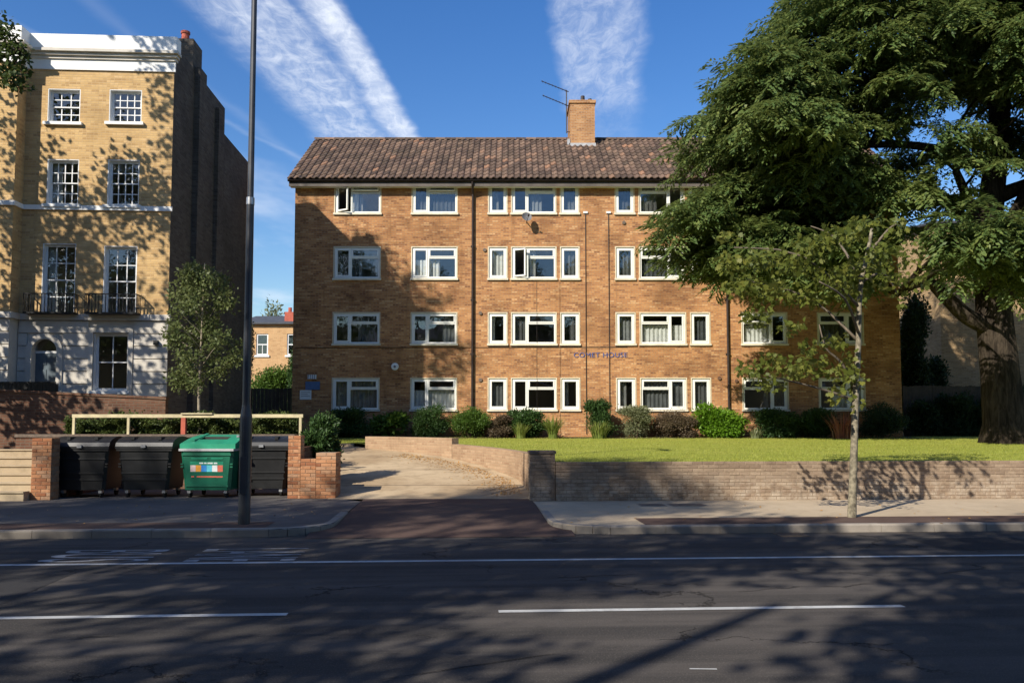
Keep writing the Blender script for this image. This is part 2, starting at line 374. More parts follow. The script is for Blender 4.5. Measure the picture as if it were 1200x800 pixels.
plain('curtain_dark', (.08, .078, .075), .2, 4); plain('added_curtain_dim', (.10, .102, .098), .35, 3); plain('added_curtain_mid', (.17, .165, .15), .3, 3); plain('added_blind', (.07, .073, .073), .3, 3); plain('room', (.30, .28, .25), .1, 1)
plain('sign_white', (.72, .72, .70), .06, 8); plain('sign_blue', (.10, .16, .30), .1, 8); plain('lettering_blue', (.09, .11, .26), .1, 8)
plain('pot_red', (.42, .10, .06), .2, 5); plain('lead', (.42, .42, .42), .2, 4, rough=.5); plain('dish_grey', (.16, .16, .165), .15, 5, rough=.5)
plain('door_paint', (.12, .15, .17), .15, 4, rough=.4); plain('timber', (.10, .075, .05), .3, 3)
m, g, b = mat('bark', .95, .1); co = worldco(g); xx, yy, zz_ = g.sep(co)
rid = g.noise(g.comb(g.math('MULTIPLY', xx, 9.), g.math('MULTIPLY', yy, 9.), g.math('MULTIPLY', zz_, 1.6)), 1.0, 6, .65, .8)
g.put(b.inputs['Base Color'], g.mix(g.ss(rid, .35, .68), (.022, .017, .013), (.075, .058, .042))); bump(g, b, rid, 1.0, .08)
plain('bark_pale', (.20, .17, .115), .45, 12, bmp=.5, c2=(.33, .285, .195)); plain('twig', (.15, .12, .085), .3, 9); plain('bark_young', (.30, .25, .18), .3, 9, bmp=.4)
plain('stem', (.09, .06, .035), .3, 8); plain('cover_iron', (.16, .12, .09), .25, 12, bmp=.5)
plain('sticker_white', (.75, .78, .76), .05, 9); plain('sticker_orange', (.75, .33, .05), .1, 9); plain('sticker_blue', (.04, .25, .62), .1, 9)
plain('sticker_cyan', (.12, .55, .66), .1, 9); plain('sticker_red', (.68, .16, .10), .1, 9); plain('sticker_pink', (.72, .55, .52), .1, 9)
glass('glass'); glass('old_glass', (.85, .87, .87), .07)
foliage('cedar_leaf', (.040, .078, .024), (.092, .140, .038), (.20, .230, .062), .32)
foliage('maple_leaf', (.065, .092, .016), (.12, .145, .025), (.22, .215, .042), .42)
foliage('plane_leaf', (.030, .052, .014), (.055, .085, .020), (.09, .12, .03), .30)
foliage('young_leaf', (.065, .09, .028), (.11, .14, .045), (.18, .20, .075), .35)
foliage('hedge_leaf', (.035, .062, .014), (.075, .105, .024), (.13, .155, .045), .25)
foliage('shrub_dark', (.022, .050, .014), (.040, .082, .02), (.065, .12, .03), .2)
foliage('shrub_mid', (.045, .09, .014), (.08, .145, .022), (.125, .20, .035), .3)
foliage('shrub_vivid', (.06, .14, .008), (.115, .23, .014), (.17, .31, .025), .35)
foliage('shrub_olive', (.10, .12, .055), (.16, .175, .085), (.23, .24, .13), .2)
foliage('shrub_brown', (.07, .045, .028), (.105, .075, .045), (.15, .12, .07), .2)
foliage('strap_green', (.08, .13, .02), (.15, .20, .04), (.26, .28, .08), .3)
foliage('strap_red', (.22, .045, .03), (.38, .12, .06), (.48, .30, .14), .3)
foliage('grass', (.22, .26, .035), (.30, .33, .052), (.42, .41, .09), .35)
foliage('dead_leaf', (.30, .13, .03), (.50, .25, .06), (.60, .38, .10), .2)
foliage('conifer', (.018, .038, .014), (.030, .058, .02), (.05, .085, .03), .15)

# ---------------------------------------------------------------- ground, road, pavements
def sheet(name, pts, material, parent=None):
    return MB().poly(pts).build(name, M[material], parent)
ground = struct(sheet('ground', [(-900, -900, -.06), (900, -900, -.06), (900, 1500, -.06), (-900, 1500, -.06)], 'earth'))
KD = 13.3                       # far kerb line
road = struct(sheet('road', [rp(-90, -1.2), rp(90, -1.2), rp(90, KD + .05), rp(-90, KD + .05)], 'asphalt'))
near = struct(MB().prism([rp(-90, -9)[:2], rp(90, -9)[:2], rp(90, -1.2)[:2], rp(-90, -1.2)[:2]], -.05, .12).build('near_pavement', M['paving_dark']))

# painted lines on the road
def strip(s0, s1, d, w, z=.004, name='painted_line'):
    n = max(2, int((s1 - s0) / .5)); mb = MB()
    for i in range(n):
        a, b2 = s0 + (s1 - s0) * i / n, s0 + (s1 - s0) * (i + 1) / n
        mb.quad(rp(a, d - w / 2, z), rp(b2, d - w / 2, z), rp(b2, d + w / 2, z), rp(a, d + w / 2, z))
    return mb.build(name, M['paint'], road)
strip(-60, 60, 10.94, .11, name='edge_line')
s0 = gz(590, 711, 0).x; s1 = gz(365, 715, 0).x
for k in range(-4, 5):
    a = s0 + k * 6.0
    strip(a + .42, a + 4.42, 8.07, .10, name='centre_dash')
for (sa, sb_, d0, d1) in ((-7.5, -4.6, 8.6, 10.3), (6.8, 8.6, 11.4, 12.6)):   # trench repairs
    sheet('repair_patch', [rp(sa, d0, .003), rp(sb_, d0 + .03, .003), rp(sb_ - .05, d1, .003), rp(sa + .04, d1 - .02, .003)], 'asphalt_patch', road)
gl_ = rp(5.2, KD - .26, .006); dg_ = thing('drain_grate', 'small iron drain grate in the gutter by the kerb', 'drain', gl_, RA)
MB().box(-.2, .2, -.17, .17, -.05, -.001).build('pit', M['black_iron'], dg_)
mb = MB(); mb.box(-.22, .22, -.2, -.17, -.02, .008); mb.box(-.22, .22, .17, .2, -.02, .008); mb.box(-.22, -.2, -.169, .169, -.02, .008); mb.box(.2, .22, -.169, .169, -.02, .008); mb.build('frame', M['cover_iron'], dg_)
for i in range(7): MB().box(-.19 + i * .06, -.165 + i * .06, -.169, .169, -.015, .006).build('bar', M['cover_iron'], dg_)
c = gz(824, 783.5, 0); mb = MB()
mb.quad((c.x - .10, c.y - .012, .004), (c.x + .10, c.y - .02, .004), (c.x + .10, c.y + .006, .004), (c.x - .10, c.y + .012, .004)).build('paint_fleck', M['paint'], road)
def text_mesh(o, name):
    dg = bpy.context.evaluated_depsgraph_get(); dg.update(); me = bpy.data.meshes.new_from_object(o.evaluated_get(dg)); n_ = bpy.data.objects.new(name, me); C.objects.link(n_)
    n_.parent = o.parent; n_.location = o.location; n_.rotation_euler = o.rotation_euler; n_.scale = o.scale; bpy.data.objects.remove(o); n_.name = name; return n_
def road_word(txt, px, w, hgt):
    p = gz(px, 656, 0)
    cu = bpy.data.curves.new('painted_word', 'FONT'); cu.body = txt; cu.size = 1.0; cu.materials.append(M['worn_paint'])
    cu.space_character = 1.05
    o = bpy.data.objects.new('painted_word', cu); C.objects.link(o); o.parent = road
    o.rotation_euler = (0, 0, R(-90) + RA); o.location = (p.x, 12.15 + p.x * math.tan(RA), .005)
    o.scale = (w / (.66 * len(txt)), hgt / .72, 1)
    return text_mesh(o, 'painted_word')
road_word('BUS', 45, 1.15, 1.45); road_word('LANE', 213, 1.15, 1.5)

def arc(cx, cy, r, a0, a1, n=8):
    return [(cx + r * math.cos(R(a0 + (a1 - a0) * i / n)), cy + r * math.sin(R(a0 + (a1 - a0) * i / n))) for i in range(n + 1)]
def rp2(p): q = rp(p[0], p[1]); return (q.x, q.y)
def slope_z(d, lo=.022, hi=.12, d0=13.35, d1=16.2):
    t = min(1, max(0, (d - d0) / (d1 - d0))); return lo + (hi - lo) * t
# left pavement: straight kerb then a dropped, rounded end at the drive
SL, SR = -2.15, 1.45             # drive mouth between these road stations
left_edge = [(-60, KD)] + arc(SL - .9, KD + .9, .9, -90, 0, 8) + [(SL, 17.6)]
right_edge = [(SR, 17.3)] + arc(SR + .9, KD + .9, .9, 180, 270, 8) + [(60, KD)]
pl = [rp2(p) for p in left_edge] + [(-3.76, 18.05), (-4.9, 21.0), (-60, 21.0)]
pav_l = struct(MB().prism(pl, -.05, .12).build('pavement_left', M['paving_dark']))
pr = [rp2(p) for p in right_edge] + [rp2((60, 17.42)), rp2((SR - .75, 17.42))]
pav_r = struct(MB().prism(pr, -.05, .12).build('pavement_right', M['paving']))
strip_p = [rp(SR + 1.5, KD + .14, .124), rp(60, KD + .14, .124), rp(60, KD + 1.05, .124), rp(SR + 1.5, KD + 1.05, .124)]
sheet('tree_verge', strip_p, 'asphalt_red', pav_r)
strip_p = [rp(-40, KD + .14, .124), rp(SL - 1.0, KD + .14, .124), rp(SL - 1.0, KD + .9, .124), rp(-40, KD + .9, .124)]
sheet('tree_verge', strip_p, 'asphalt_red', pav_l)
# kerb stones
def kerb(name, path):
    k = struct(bpy.data.objects.new(name, None)); C.objects.link(k)
    pts = [Vector((*p, 0)) for p in path]; carry = 0
    for a, b2 in zip(pts[:-1], pts[1:]):
        ln = (b2 - a).length; n = max(1, round(ln / .9)); t = (b2 - a) / ln
        nrm = Vector((-t.y, t.x, 0)); u = ln / n
        for i in range(n):
            p, q = a + t * (u * i + .004), a + t * (u * (i + 1) - .004)
            h = .128 + random.uniform(-.004, .004)
            mb = MB(); o, e = -.012, .125
            P = lambda v, d, z: tuple(v + nrm * d + Vector((0, 0, z)))
            mb.v = [P(p, o, -.04), P(q, o, -.04), P(q, e, -.04), P(p, e, -.04), P(p, o, h - .02), P(q, o, h - .02), P(q, o + .02, h), P(p, o + .02, h), P(q, e, h), P(p, e, h)]
            mb.f = [(0, 1, 5, 4), (4, 5, 6, 7), (7, 6, 8, 9), (1, 2, 8, 6, 5), (3, 0, 4, 7, 9), (2, 3, 9, 8)]
            mb.build('kerb_stone', M['kerbstone'], k)
kerb('kerb_left', [rp2(p) for p in [(-30, KD)] + arc(SL - .9, KD + .9, .9, -90, 0, 5) + [(SL, 15.6)]])
kerb('kerb_right', [rp2(p) for p in [(SR, 15.6)] + arc(SR + .9, KD + .9, .9, 180, 270, 5) + [(30, KD)]])
# drive mouth across the pavement
mb = MB(); rows = [(KD - .25, .006), (KD + .1, .03), (14.2, .06), (15.4, .10), (16.6, .118), (18.05, .127)]
for (d0, z0), (d1, z1) in zip(rows[:-1], rows[1:]):
    w0 = (SL - .3, SR + .3) if d0 < 14.3 else (SL + .012, SR - .012); w1 = (SL - .3, SR + .3) if d1 < 14.3 else (SL + .012, SR - .012)
    mb.quad(rp(w0[0], d0, z0), rp(w0[1], d0, z0), rp(w1[1], d1, z1), rp(w1[0], d1, z1))
struct(mb.build('drive_mouth', M['asphalt_red']))
def dz(D): return .12 + .095 * (D - 18) if D < 26.2 else .90 + .01 * (D - 26.2)
drows = [(17.9, -3.95, .70), (19.2, -4.1, .38), (20.6, -4.6, .12), (22.4, -5.8, -.75), (24, -7.2, -1.70), (25.2, -9.0, -3.0), (26.2, -11.5, -4.5)]
mb = MB()
for (a, l0, r0), (b2, l1, r1) in zip(drows[:-1], drows[1:]):
    mb.quad((l0, a, dz(a) + .012), (r0, a, dz(a) + .012), (r1, b2, dz(b2) + .012), (l1, b2, dz(b2) + .012))
mb.quad((-11.5, 26.2, .912), (-4.5, 26.2, .912), (-5.2, 27.7, .92), (-11.5, 28.8, .92))
drive = struct(mb.build('driveway', M['concrete']))
def lawn_z(D): return .905 + .0125 * (D - 17.5)
wl = lambda X: 17.42 + X * math.tan(RA)          # face line of the front wall
lawn_pts = [(1.0, wl(1.0) + .16), (30, wl(30) + .16), (30, 34), (-11.5, 34), (-11.5, 28.55), (-5.2, 27.45), (-4.45, 26.45), (-1.55, 24.2), (.28, 20.7), (.62, 18.3), (.80, 17.9)]
lawn = struct(sheet('lawn', [(x, y, lawn_z(y)) for x, y in lawn_pts], 'lawn'))
mb = MB()
mb.poly([(-70, 20.9, .93), (-5.0, 20.9, .93), (-6.0, 22.4, .93), (-7.4, 24, .93), (-9.2, 25.2, .93), (-11.7, 26.2, .93), (-11.7, 34, .97), (-70, 34, .97)])
mb.poly([(-300, 34, 1.0), (300, 34, 1.0), (300, 700, 1.4), (-300, 700, 1.4)])
mb.poly([(30.2, wl(30) + .16, .93), (120, wl(120) + .16, .93), (120, 34, 1.0), (30.2, 34, 1.0)])
terr = struct(mb.build('terrain', M['earth']))
# cream edging where the drive meets the grass
mb = MB(); mb.hexa([(-11.5, 28.42, .85), (-5.22, 27.32, .85), (-5.2, 27.44, .85), (-11.5, 28.54, .85), (-11.5, 28.42, 1.02), (-5.22, 27.32, 1.02), (-5.2, 27.44, 1.02), (-11.5, 28.54, 1.02)])
tag(mb.build('edging_stone', M['stone_step']), 'pale low edging between the drive and the grass', 'edging')

struct(sheet('flower_bed', [(-9, 31.7, lawn_z(31.7) + .006), (-2, 31.9, lawn_z(31.9) + .006), (4, 31.75, lawn_z(31.75) + .006), (9, 31.95, lawn_z(31.95) + .006), (16, 31.8, lawn_z(31.8) + .006), (16, 33.6, lawn_z(33.6) + .006), (-9, 33.6, lawn_z(33.6) + .006)], 'earth'))
for (D1, xa, xb) in ((19.6, -4.15, .22), (21.9, -5.4, -.55), (24.3, -7.5, -2.05)):
    mb = MB(); mb.quad((xa, D1 - .012, dz(D1) + .0155), (xb, D1 - .012, dz(D1) + .0155), (xb, D1 + .012, dz(D1) + .018), (xa, D1 + .012, dz(D1) + .018)); mb.build('joint', M['cover_iron'], drive)
# grass blades
def in_poly(x, y, poly):
    c = np.zeros(len(x), bool); j = len(poly) - 1
    for i in range(len(poly)):
        xi, yi = poly[i][:2]; xj, yj = poly[j][:2]
        c ^= ((yi > y) != (yj > y)) & (x < (xj - xi) * (y - yi) / (yj - yi + 1e-12) + xi); j = i
    return c
n = 90000
gx = rng.uniform(-9, 17, n); gy = 17.5 + 15.5 * rng.random(n) ** 1.5
ok = in_poly(gx, gy, lawn_pts); gx, gy = gx[ok], gy[ok]; n = len(gx)
pos = np.stack([gx, gy, lawn_z(gy) - .004], 1); d = rdir(n); d[:, 2] = np.abs(d[:, 2]) + .9
stuff(leaf_mesh('grass_blades', pos, d, rdir(n), rng.uniform(.03, .065, n), rng.uniform(.008, .014, n), M['grass'], lawn, tmpl=BLADE))

# ---------------------------------------------------------------- wall builder with real openings
def wall_panel(mb, x0, x1, z0, z1, holes, y0=0.0, t=.3, ends=True):
    xs = sorted({x0, x1, *[h[0] for h in holes], *[h[1] for h in holes]}); zs = sorted({z0, z1, *[h[2] for h in holes], *[h[3] for h in holes]})
    xs = [x for x in xs if x0 <= x <= x1]; zs = [z for z in zs if z0 <= z <= z1]
    for a, b2 in zip(xs[:-1], xs[1:]):
        run = None
        for c_, d_ in zip(zs[:-1], zs[1:]):
            mx, mz = (a + b2) / 2, (c_ + d_) / 2
            if any(h[0] < mx < h[1] and h[2] < mz < h[3] for h in holes): continue
            mb.quad((a, y0, c_), (b2, y0, c_), (b2, y0, d_), (a, y0, d_))
            mb.quad((b2, y0 + t, c_), (a, y0 + t, c_), (a, y0 + t, d_), (b2, y0 + t, d_))
    for (a, b2, c_, d_) in [h[:4] for h in holes]:
        mb.quad((a, y0, c_), (a, y0 + t, c_), (b2, y0 + t, c_), (b2, y0, c_)); mb.quad((a, y0, d_), (b2, y0, d_), (b2, y0 + t, d_), (a, y0 + t, d_))
        mb.quad((a, y0, c_), (a, y0, d_), (a, y0 + t, d_), (a, y0 + t, c_)); mb.quad((b2, y0, c_), (b2, y0 + t, c_), (b2, y0 + t, d_), (b2, y0, d_))
    if ends:
        mb.quad((x0, y0 + t, z0), (x0, y0, z0), (x0, y0, z1), (x0, y0 + t, z1)); mb.quad((x1, y0, z0), (x1, y0 + t, z0), (x1, y0 + t, z1), (x1, y0, z1))
        mb.quad((x0, y0, z1), (x1, y0, z1), (x1, y0 + t, z1), (x0, y0 + t, z1))
    return mb
def frame_ring(mb, x0, x1, z0, z1, w, y0, y1):
    mb.box(x0, x1, y0, y1, z0, z0 + w); mb.box(x0, x1, y0, y1, z1 - w, z1)
    mb.box(x0, x0 + w, y0, y1, z0 + w, z1 - w); mb.box(x1 - w, x1, y0, y1, z0 + w, z1 - w); return mb
def spin(mb, axis, ox, oy, oz, ang):
    Rm = Matrix.Rotation(ang, 4, axis); o = Vector((ox, oy, oz))
    mb.v = [tuple(Rm @ (Vector(p) - o) + o) for p in mb.v]; return mb
EPS = .003

# ---------------------------------------------------------------- the four storey brick block
YB, DEP = 33.5, 8.2
BX0 = at(344, 350, YB).x; BX1 = at(1055, 400, YB).x
BASE = 1.02
block = thing('apartment_block', 'four storey brown brick apartment block with red tiled roof and white windows', 'building', (BX0, YB, BASE))
def bl(x, y):
    p = at(x, y, YB); return p.x - BX0, p.z - BASE
BW = BX1 - BX0; EAVE = bl(600, 211)[1]
cols_px = [(392, 445, 'L'), (483, 535, 'L'), (573, 593.5, 'N'), (600, 651, 'L'), (657.5, 678, 'N'), (722, 743, 'N'), (750, 802, 'R'), (809, 830, 'N'), (868.5, 920, 'R'), (957, 1009, 'R')]
rows_px = [(214, 251), (290, 327.5), (367, 404), (443.5, 481)]
holes = []; wins = []
for ri, (ya, yb_) in enumerate(rows_px):
    z1_ = bl(600, ya)[1]; z0_ = bl(600, yb_)[1]
    for ci, (xa, xb, k) in enumerate(cols_px):
        # x positions are read off the second row, the wall itself is upright
        x0_ = bl(xa, 308)[0]; x1_ = bl(xb, 308)[0]
        holes.append((x0_, x1_, z0_, z1_)); wins.append((ri, ci, k, x0_, x1_, z0_, z1_))
mb = wall_panel(MB(), 0, BW, -.1, EAVE + .25, holes, 0, .30, ends=False)
rise = 2.85
for x, s in ((0, 1), (BW, -1)):      # gable ends
    a = x + s * .3
    prof = [(0, -.1), (DEP, -.1), (DEP, EAVE + .1), (DEP / 2, EAVE + rise - .1), (0, EAVE + .1)]
    pts = [(x, p[0], p[1]) for p in prof]; pts2 = [(a, p[0] + (.301 if p[0] == 0 else 0), p[1]) for p in prof]
    mb.poly(pts if s < 0 else pts[::-1]); mb.poly(pts2[::-1] if s < 0 else pts2)
mb.quad((0, DEP, -.1), (0, DEP, EAVE + .2), (BW, DEP, EAVE + .2), (BW, DEP, -.1))
mb.build('brick_wall', M['block_brick'], block)
mb = MB()
for i in range(5): mb.box(.31, BW - .31, .31, DEP - .05, i * 2.64 - .25, i * 2.64 - .05)
mb.box(.31, BW - .31, 4.2, 4.35, -.05, 10.4)
for x in (2.6, 5.4, 7.4, 10.9, 12.2, 13.4, 17.1, 19.3, 22.0): mb.box(x, x + .12, .31, 4.2, -.05, 10.4)
mb.build('room_partition', M['room'], block)

curt = {(1, 1): ('curtain', .0, .62, 0), (3, 1): ('curtain', 0, 1, 0), (1, 0): ('curtain_dark', 0, .5, 1), (2, 0): ('curtain_dark', .55, 1, 1), (2, 1): ('curtain_grey', .7, 1, 1),
        (0, 0): ('curtain', .35, .5, 1), (3, 0): ('curtain_grey', 0, 1, 1), (2, 6): ('curtain', .0, 1, 0), (2, 5): ('curtain_grey', 0, 1, 1), (1, 3): ('curtain', .4, .55, 1), (2, 8): ('curtain', 0, .7, 0),
        (3, 9): ('curtain', .3, 1, 0), (1, 2): ('curtain', 0, .9, 1), (2, 2): ('curtain', .0, .3, 1), (2, 3): ('curtain_dark', 0, .3, 1), (3, 3): ('shrub', 0, 1, 0), (0, 6): ('curtain_dark', 0, .4, 1),
        (1, 7): ('curtain_grey', 0, 1, 1), (3, 7): ('curtain_dark', 0, 1, 1), (3, 4): ('curtain_grey', .0, .4, 1), (2, 4): ('curtain_dark', .5, 1, 1), (0, 3): ('curtain_grey', .42, .7, 1), (3, 8): ('curtain_dark', .6, 1, 1)}
openings = {(0, 0): (-30, -24), (0, 1): (0, -20), (1, 3): (-27, 0), (2, 8): (0, -16)}
def flat_window(ri, ci, k, x0, x1, z0, z1):
    zs = z0 + .055
    fr = MB(); fw = .062; ya, yb2 = .028, .115
    frame_ring(fr, x0 + EPS, x1 - EPS, zs, z1 - EPS, fw, ya, yb2)
    w = x1 - x0
    win = None
    panes = []; kids = []
    ix0, ix1, iz0, iz1 = x0 + fw, x1 - fw, zs + fw, z1 - fw
    sw = .055
    op, topop = openings.get((ri, ci), (0, 0))
    if k == 'N':
        kids.append(('casement', frame_ring(MB(), ix0 + .004, ix1 - .004, iz0 + .004, iz1 - .004, sw, .018, .085)))
        panes.append(MB().box(ix0 + sw, ix1 - sw, .045, .053, iz0 + sw, iz1 - sw))
    else:
        mx = x0 + w * (.36 if k == 'L' else .64); mw = .035
        fr.box(mx - mw, mx + mw, ya, yb2, iz0, iz1)
        nb = (ix0, mx - mw) if k == 'L' else (mx + mw, ix1); wd = (mx + mw, ix1) if k == 'L' else (ix0, mx - mw)
        tz = zs + (z1 - zs) * .665
        fr.box(wd[0], wd[1], ya + .002, yb2 - .002, tz - .03, tz + .03)
        cs = frame_ring(MB(), nb[0] + .004, nb[1] - .004, iz0 + .004, iz1 - .004, sw, .012, .08)
        cp = MB().box(nb[0] + sw, nb[1] - sw, .042, .05, iz0 + sw, iz1 - sw)
        if op:
            hx = nb[0] if k == 'L' else nb[1]; an = R(op) if k == 'L' else R(-op)
            spin(cs, 'Z', hx, .012, 0, an); spin(cp, 'Z', hx, .012, 0, an)
        kids.append(('casement', cs)); panes.append(cp)
        ts = frame_ring(MB(), wd[0] + .004, wd[1] - .004, tz + .034, iz1 - .004, .045, .012, .08)
        tp = MB().box(wd[0] + .045, wd[1] - .045, .042, .05, tz + .07, iz1 - .045)
        if topop:
            spin(ts, 'X', 0, .012, iz1, R(topop)); spin(tp, 'X', 0, .012, iz1, R(topop))
        kids.append(('top_light', ts)); panes.append(tp)
        panes.append(MB().box(wd[0] + .001, wd[1] - .001, .06, .068, iz0 + .001, tz - .031))
    win = fr.build('window', M['upvc'], block)
    for nm, q in kids: q.build(nm, M['upvc'], win)
    for q in panes: q.build('pane', M['glass'], win)
    MB().box(x0 - .07, x1 + .07, -.075, .027, z0 - .03, z0 + .05).build('sill', M['cream_sill'], win)
    cs = curt.get((ri, ci), (('added_curtain_dim', 'added_blind', 'added_curtain_mid', 'added_curtain_dim')[(ri * 3 + ci * 5) % 4], 0, (1, 1, .55, 1)[(ri + ci * 3) % 4], 1))  # unlisted windows get an added dull curtain that greys the panes
    if cs and cs[0] != 'shrub':
        q = MB(); a, b2 = ix0 + (ix1 - ix0) * cs[1], ix0 + (ix1 - ix0) * cs[2]; top = iz1 if cs[3] else zs + (z1 - zs) * .62
        nn = max(4, int((b2 - a) / .05)); yy0 = .22
        for i in range(nn):
            xa_, xb_ = a + (b2 - a) * i / nn, a + (b2 - a) * (i + 1) / nn
            ya_, yb_ = yy0 + .03 * math.sin(i * 1.9), yy0 + .03 * math.sin((i + 1) * 1.9)
            q.quad((xa_, ya_, iz0), (xb_, yb_, iz0), (xb_, yb_, top), (xa_, ya_, top))
        q.build('curtain', M[cs[0]], win)
    # cream surround bedded in the brickwork
    sr = MB()
    sr.box(x0 - .045, x0 - EPS + .003, -.012, .02, z0 + .052, z1 + .045); sr.box(x1 - .0, x1 + .045, -.012, .02, z0 + .052, z1 + .045); sr.box(x0 + .001, x1 - .001, -.012, .02, z1 + .0, z1 + .045)
    sr.build('surround', M['surround'], win)
for w in wins: flat_window(*w)

# roof: rolled tiles, each a curved piece of its own
OV = .42
def roof_profile():   # one tile section across
    return [(0, .012), (.10, .012), (.16, .055), (.215, .07), (.27, .05), (.30, .014)]
slope = math.atan2(rise, DEP / 2 + OV * 0 + .0)
ez = EAVE - OV * math.tan(slope) + .28 - .05
def roof_pt(x, t, off, back=False):
    """t = distance up the slope from the eave tip"""
    y = -OV + t * math.cos(slope) - off * math.sin(slope); z = ez + t * math.sin(slope) + off * math.cos(slope)
    return (x, DEP - y, z) if back else (x, y, z)
SLOPE_L = (DEP / 2 + OV) / math.cos(slope)
RX0, RX1 = -.22, BW + .22
mb = MB(); 
for back in (False, True):
    p = [roof_pt(RX0, 0, -.03, back), roof_pt(RX1, 0, -.03, back), roof_pt(RX1, SLOPE_L, -.03, back), roof_pt(RX0, SLOPE_L, -.03, back)]
    q = [roof_pt(RX0, 0, -.10, back), roof_pt(RX1, 0, -.10, back), roof_pt(RX1, SLOPE_L, -.10, back), roof_pt(RX0, SLOPE_L, -.10, back)]
    mb.hexa(q + p)
roof = mb.build('roof', M['fascia_wood'], block)
mb = MB(); nc = int(round((RX1 - RX0) / .255)); tw = (RX1 - RX0) / nc; nr = 13; tl = SLOPE_L / nr
prof = roof_profile(); k = len(prof)
for back in (False, True):
    for r_ in range(nr):
        for c_ in range(nc):
            x = RX0 + c_ * tw; j = random.uniform(-.006, .006); jo = random.uniform(0, .008); n0 = len(mb.v)
            for (px_, ph) in prof: mb.v.append(roof_pt(x + px_ * tw / .30, r_ * tl - .03 + j, ph + .028 + jo, back))
            for (px_, ph) in prof: mb.v.append(roof_pt(x + px_ * tw / .30, (r_ + 1) * tl, ph * .95 + jo * .3, back))
            for (px_, ph) in prof: mb.v.append(roof_pt(x + px_ * tw / .30, r_ * tl - .03 + j, ph - .004, back))
            for i in range(k - 1):
                mb.f.append((n0 + i, n0 + i + 1, n0 + k + i + 1, n0 + k + i)); mb.f.append((n0 + 2 * k + i, n0 + 2 * k + i + 1, n0 + i + 1, n0 + i))
stuff(mb.build('roof_tiles', M['roof_tile'], roof))
rz = ez + SLOPE_L * math.sin(slope); mb = MB(); nx = int(BW / .45)
for i in range(nx):
    a, b2 = RX0 + (RX1 - RX0) * i / nx + .006, RX0 + (RX1 - RX0) * (i + 1) / nx - .006; n0 = len(mb.v)
    for x in (a, b2):
        for q in range(7):
            an = math.pi * q / 6; mb.v.append((x, DEP / 2 - .15 * math.cos(an), rz - .02 + .13 * math.sin(an) + (.012 if x == a else 0)))
    for q in range(6): mb.f.append((n0 + q, n0 + q + 1, n0 + 8 + q, n0 + 7 + q))
stuff(mb.build('ridge_tiles', M['roof_tile'], roof))
# eaves
MB().box(RX0 + .05, RX1 - .05, -OV + .06, -OV + .10, ez - .30, ez - .07).build('fascia', M['fascia_wood'], block)
MB().box(RX0 + .06, RX1 - .06, -OV + .105, -.003, ez - .28, ez - .255).build('soffit', M['white_paint'], block)
gt = MB(); gx0, gx1 = RX0 + .02, RX1 - .02; n0 = 0
for x in (gx0, gx1):
    for q in range(7):
        an = math.pi + math.pi * q / 6; gt.v.append((x, -OV + .0 + .065 * math.cos(an), ez - .06 + .065 * math.sin(an)))
for q in range(6): gt.f += [(q, q + 1, q + 8, q + 7), (q + 7, q + 8, q + 1, q)]
gt.build('gutter', M['downpipe'], block)
for px in (554, 851):
    x, _ = bl(px, 308); mb = MB()
    mb.tube([(x, -OV, ez - .12), (x, -OV + .02, ez - .22), (x, -.10, ez - .55), (x, -.085, ez - .75), (x, -.085, .12)], .048, 10)
    dp = mb.build('downpipe', M['downpipe'], block)
    for z in (1.2, 3.4, 5.6, 7.8): MB().box(x - .08, x + .08, -.11, -.002, z, z + .06).build('bracket', M['downpipe'], dp)
# cables and seams on the wall
for px, ya in ((686, 250), (713, 250)):
    x, z = bl(px, ya); cb = MB().tube([(x, -.02, z), (x, -.02, .2)], .018, 6).build('cable', M['downpipe'], block)
    MB().box(x - .09, x + .09, -.06, -.002, z - .01, z + .07).build('cable_cap', M['sign_white'], cb)
x0c, zc = bl(345, 407.5); x1c, _ = bl(735, 407.5)
MB().tube([(x0c + .02, -.014, zc), (x1c, -.014, zc + .03)], .012, 6).build('cable', M['downpipe'], block)
for px in (629, 656):
    x, z = bl(px, 330); MB().tube([(x, -.010, z), (x, -.010, .25)], .006, 5).build('cable', M['downpipe'], block)
for px, py in ((843, 443), (863, 446), (568, 293), (563, 367), (563, 445), (731, 261)):
    x, z = bl(px, py); mb = MB().tube([(x, -.05, z), (x, -.003, z)], .075, 10); vt = mb.build('wall_vent', M['garden_brick'] if px > 800 else M['cover_iron'], block)
# the name over the ground floor
xl, zl = bl(672, 418.5); xr, _ = bl(736, 418.5)
cu = bpy.data.curves.new('name_lettering', 'FONT'); cu.body = 'COMET HOUSE'; cu.size = .30; cu.extrude = .012; cu.materials.append(M['lettering_blue'])
lt = bpy.data.objects.new('name_lettering', cu); C.objects.link(lt); lt.parent = block; lt.rotation_euler = (R(90), 0, 0); lt.location = (xl, -.016, zl); lt.scale = (1.0, .9, 1)
cu.space_character = 1.08; lt = text_mesh(lt, 'name_lettering')
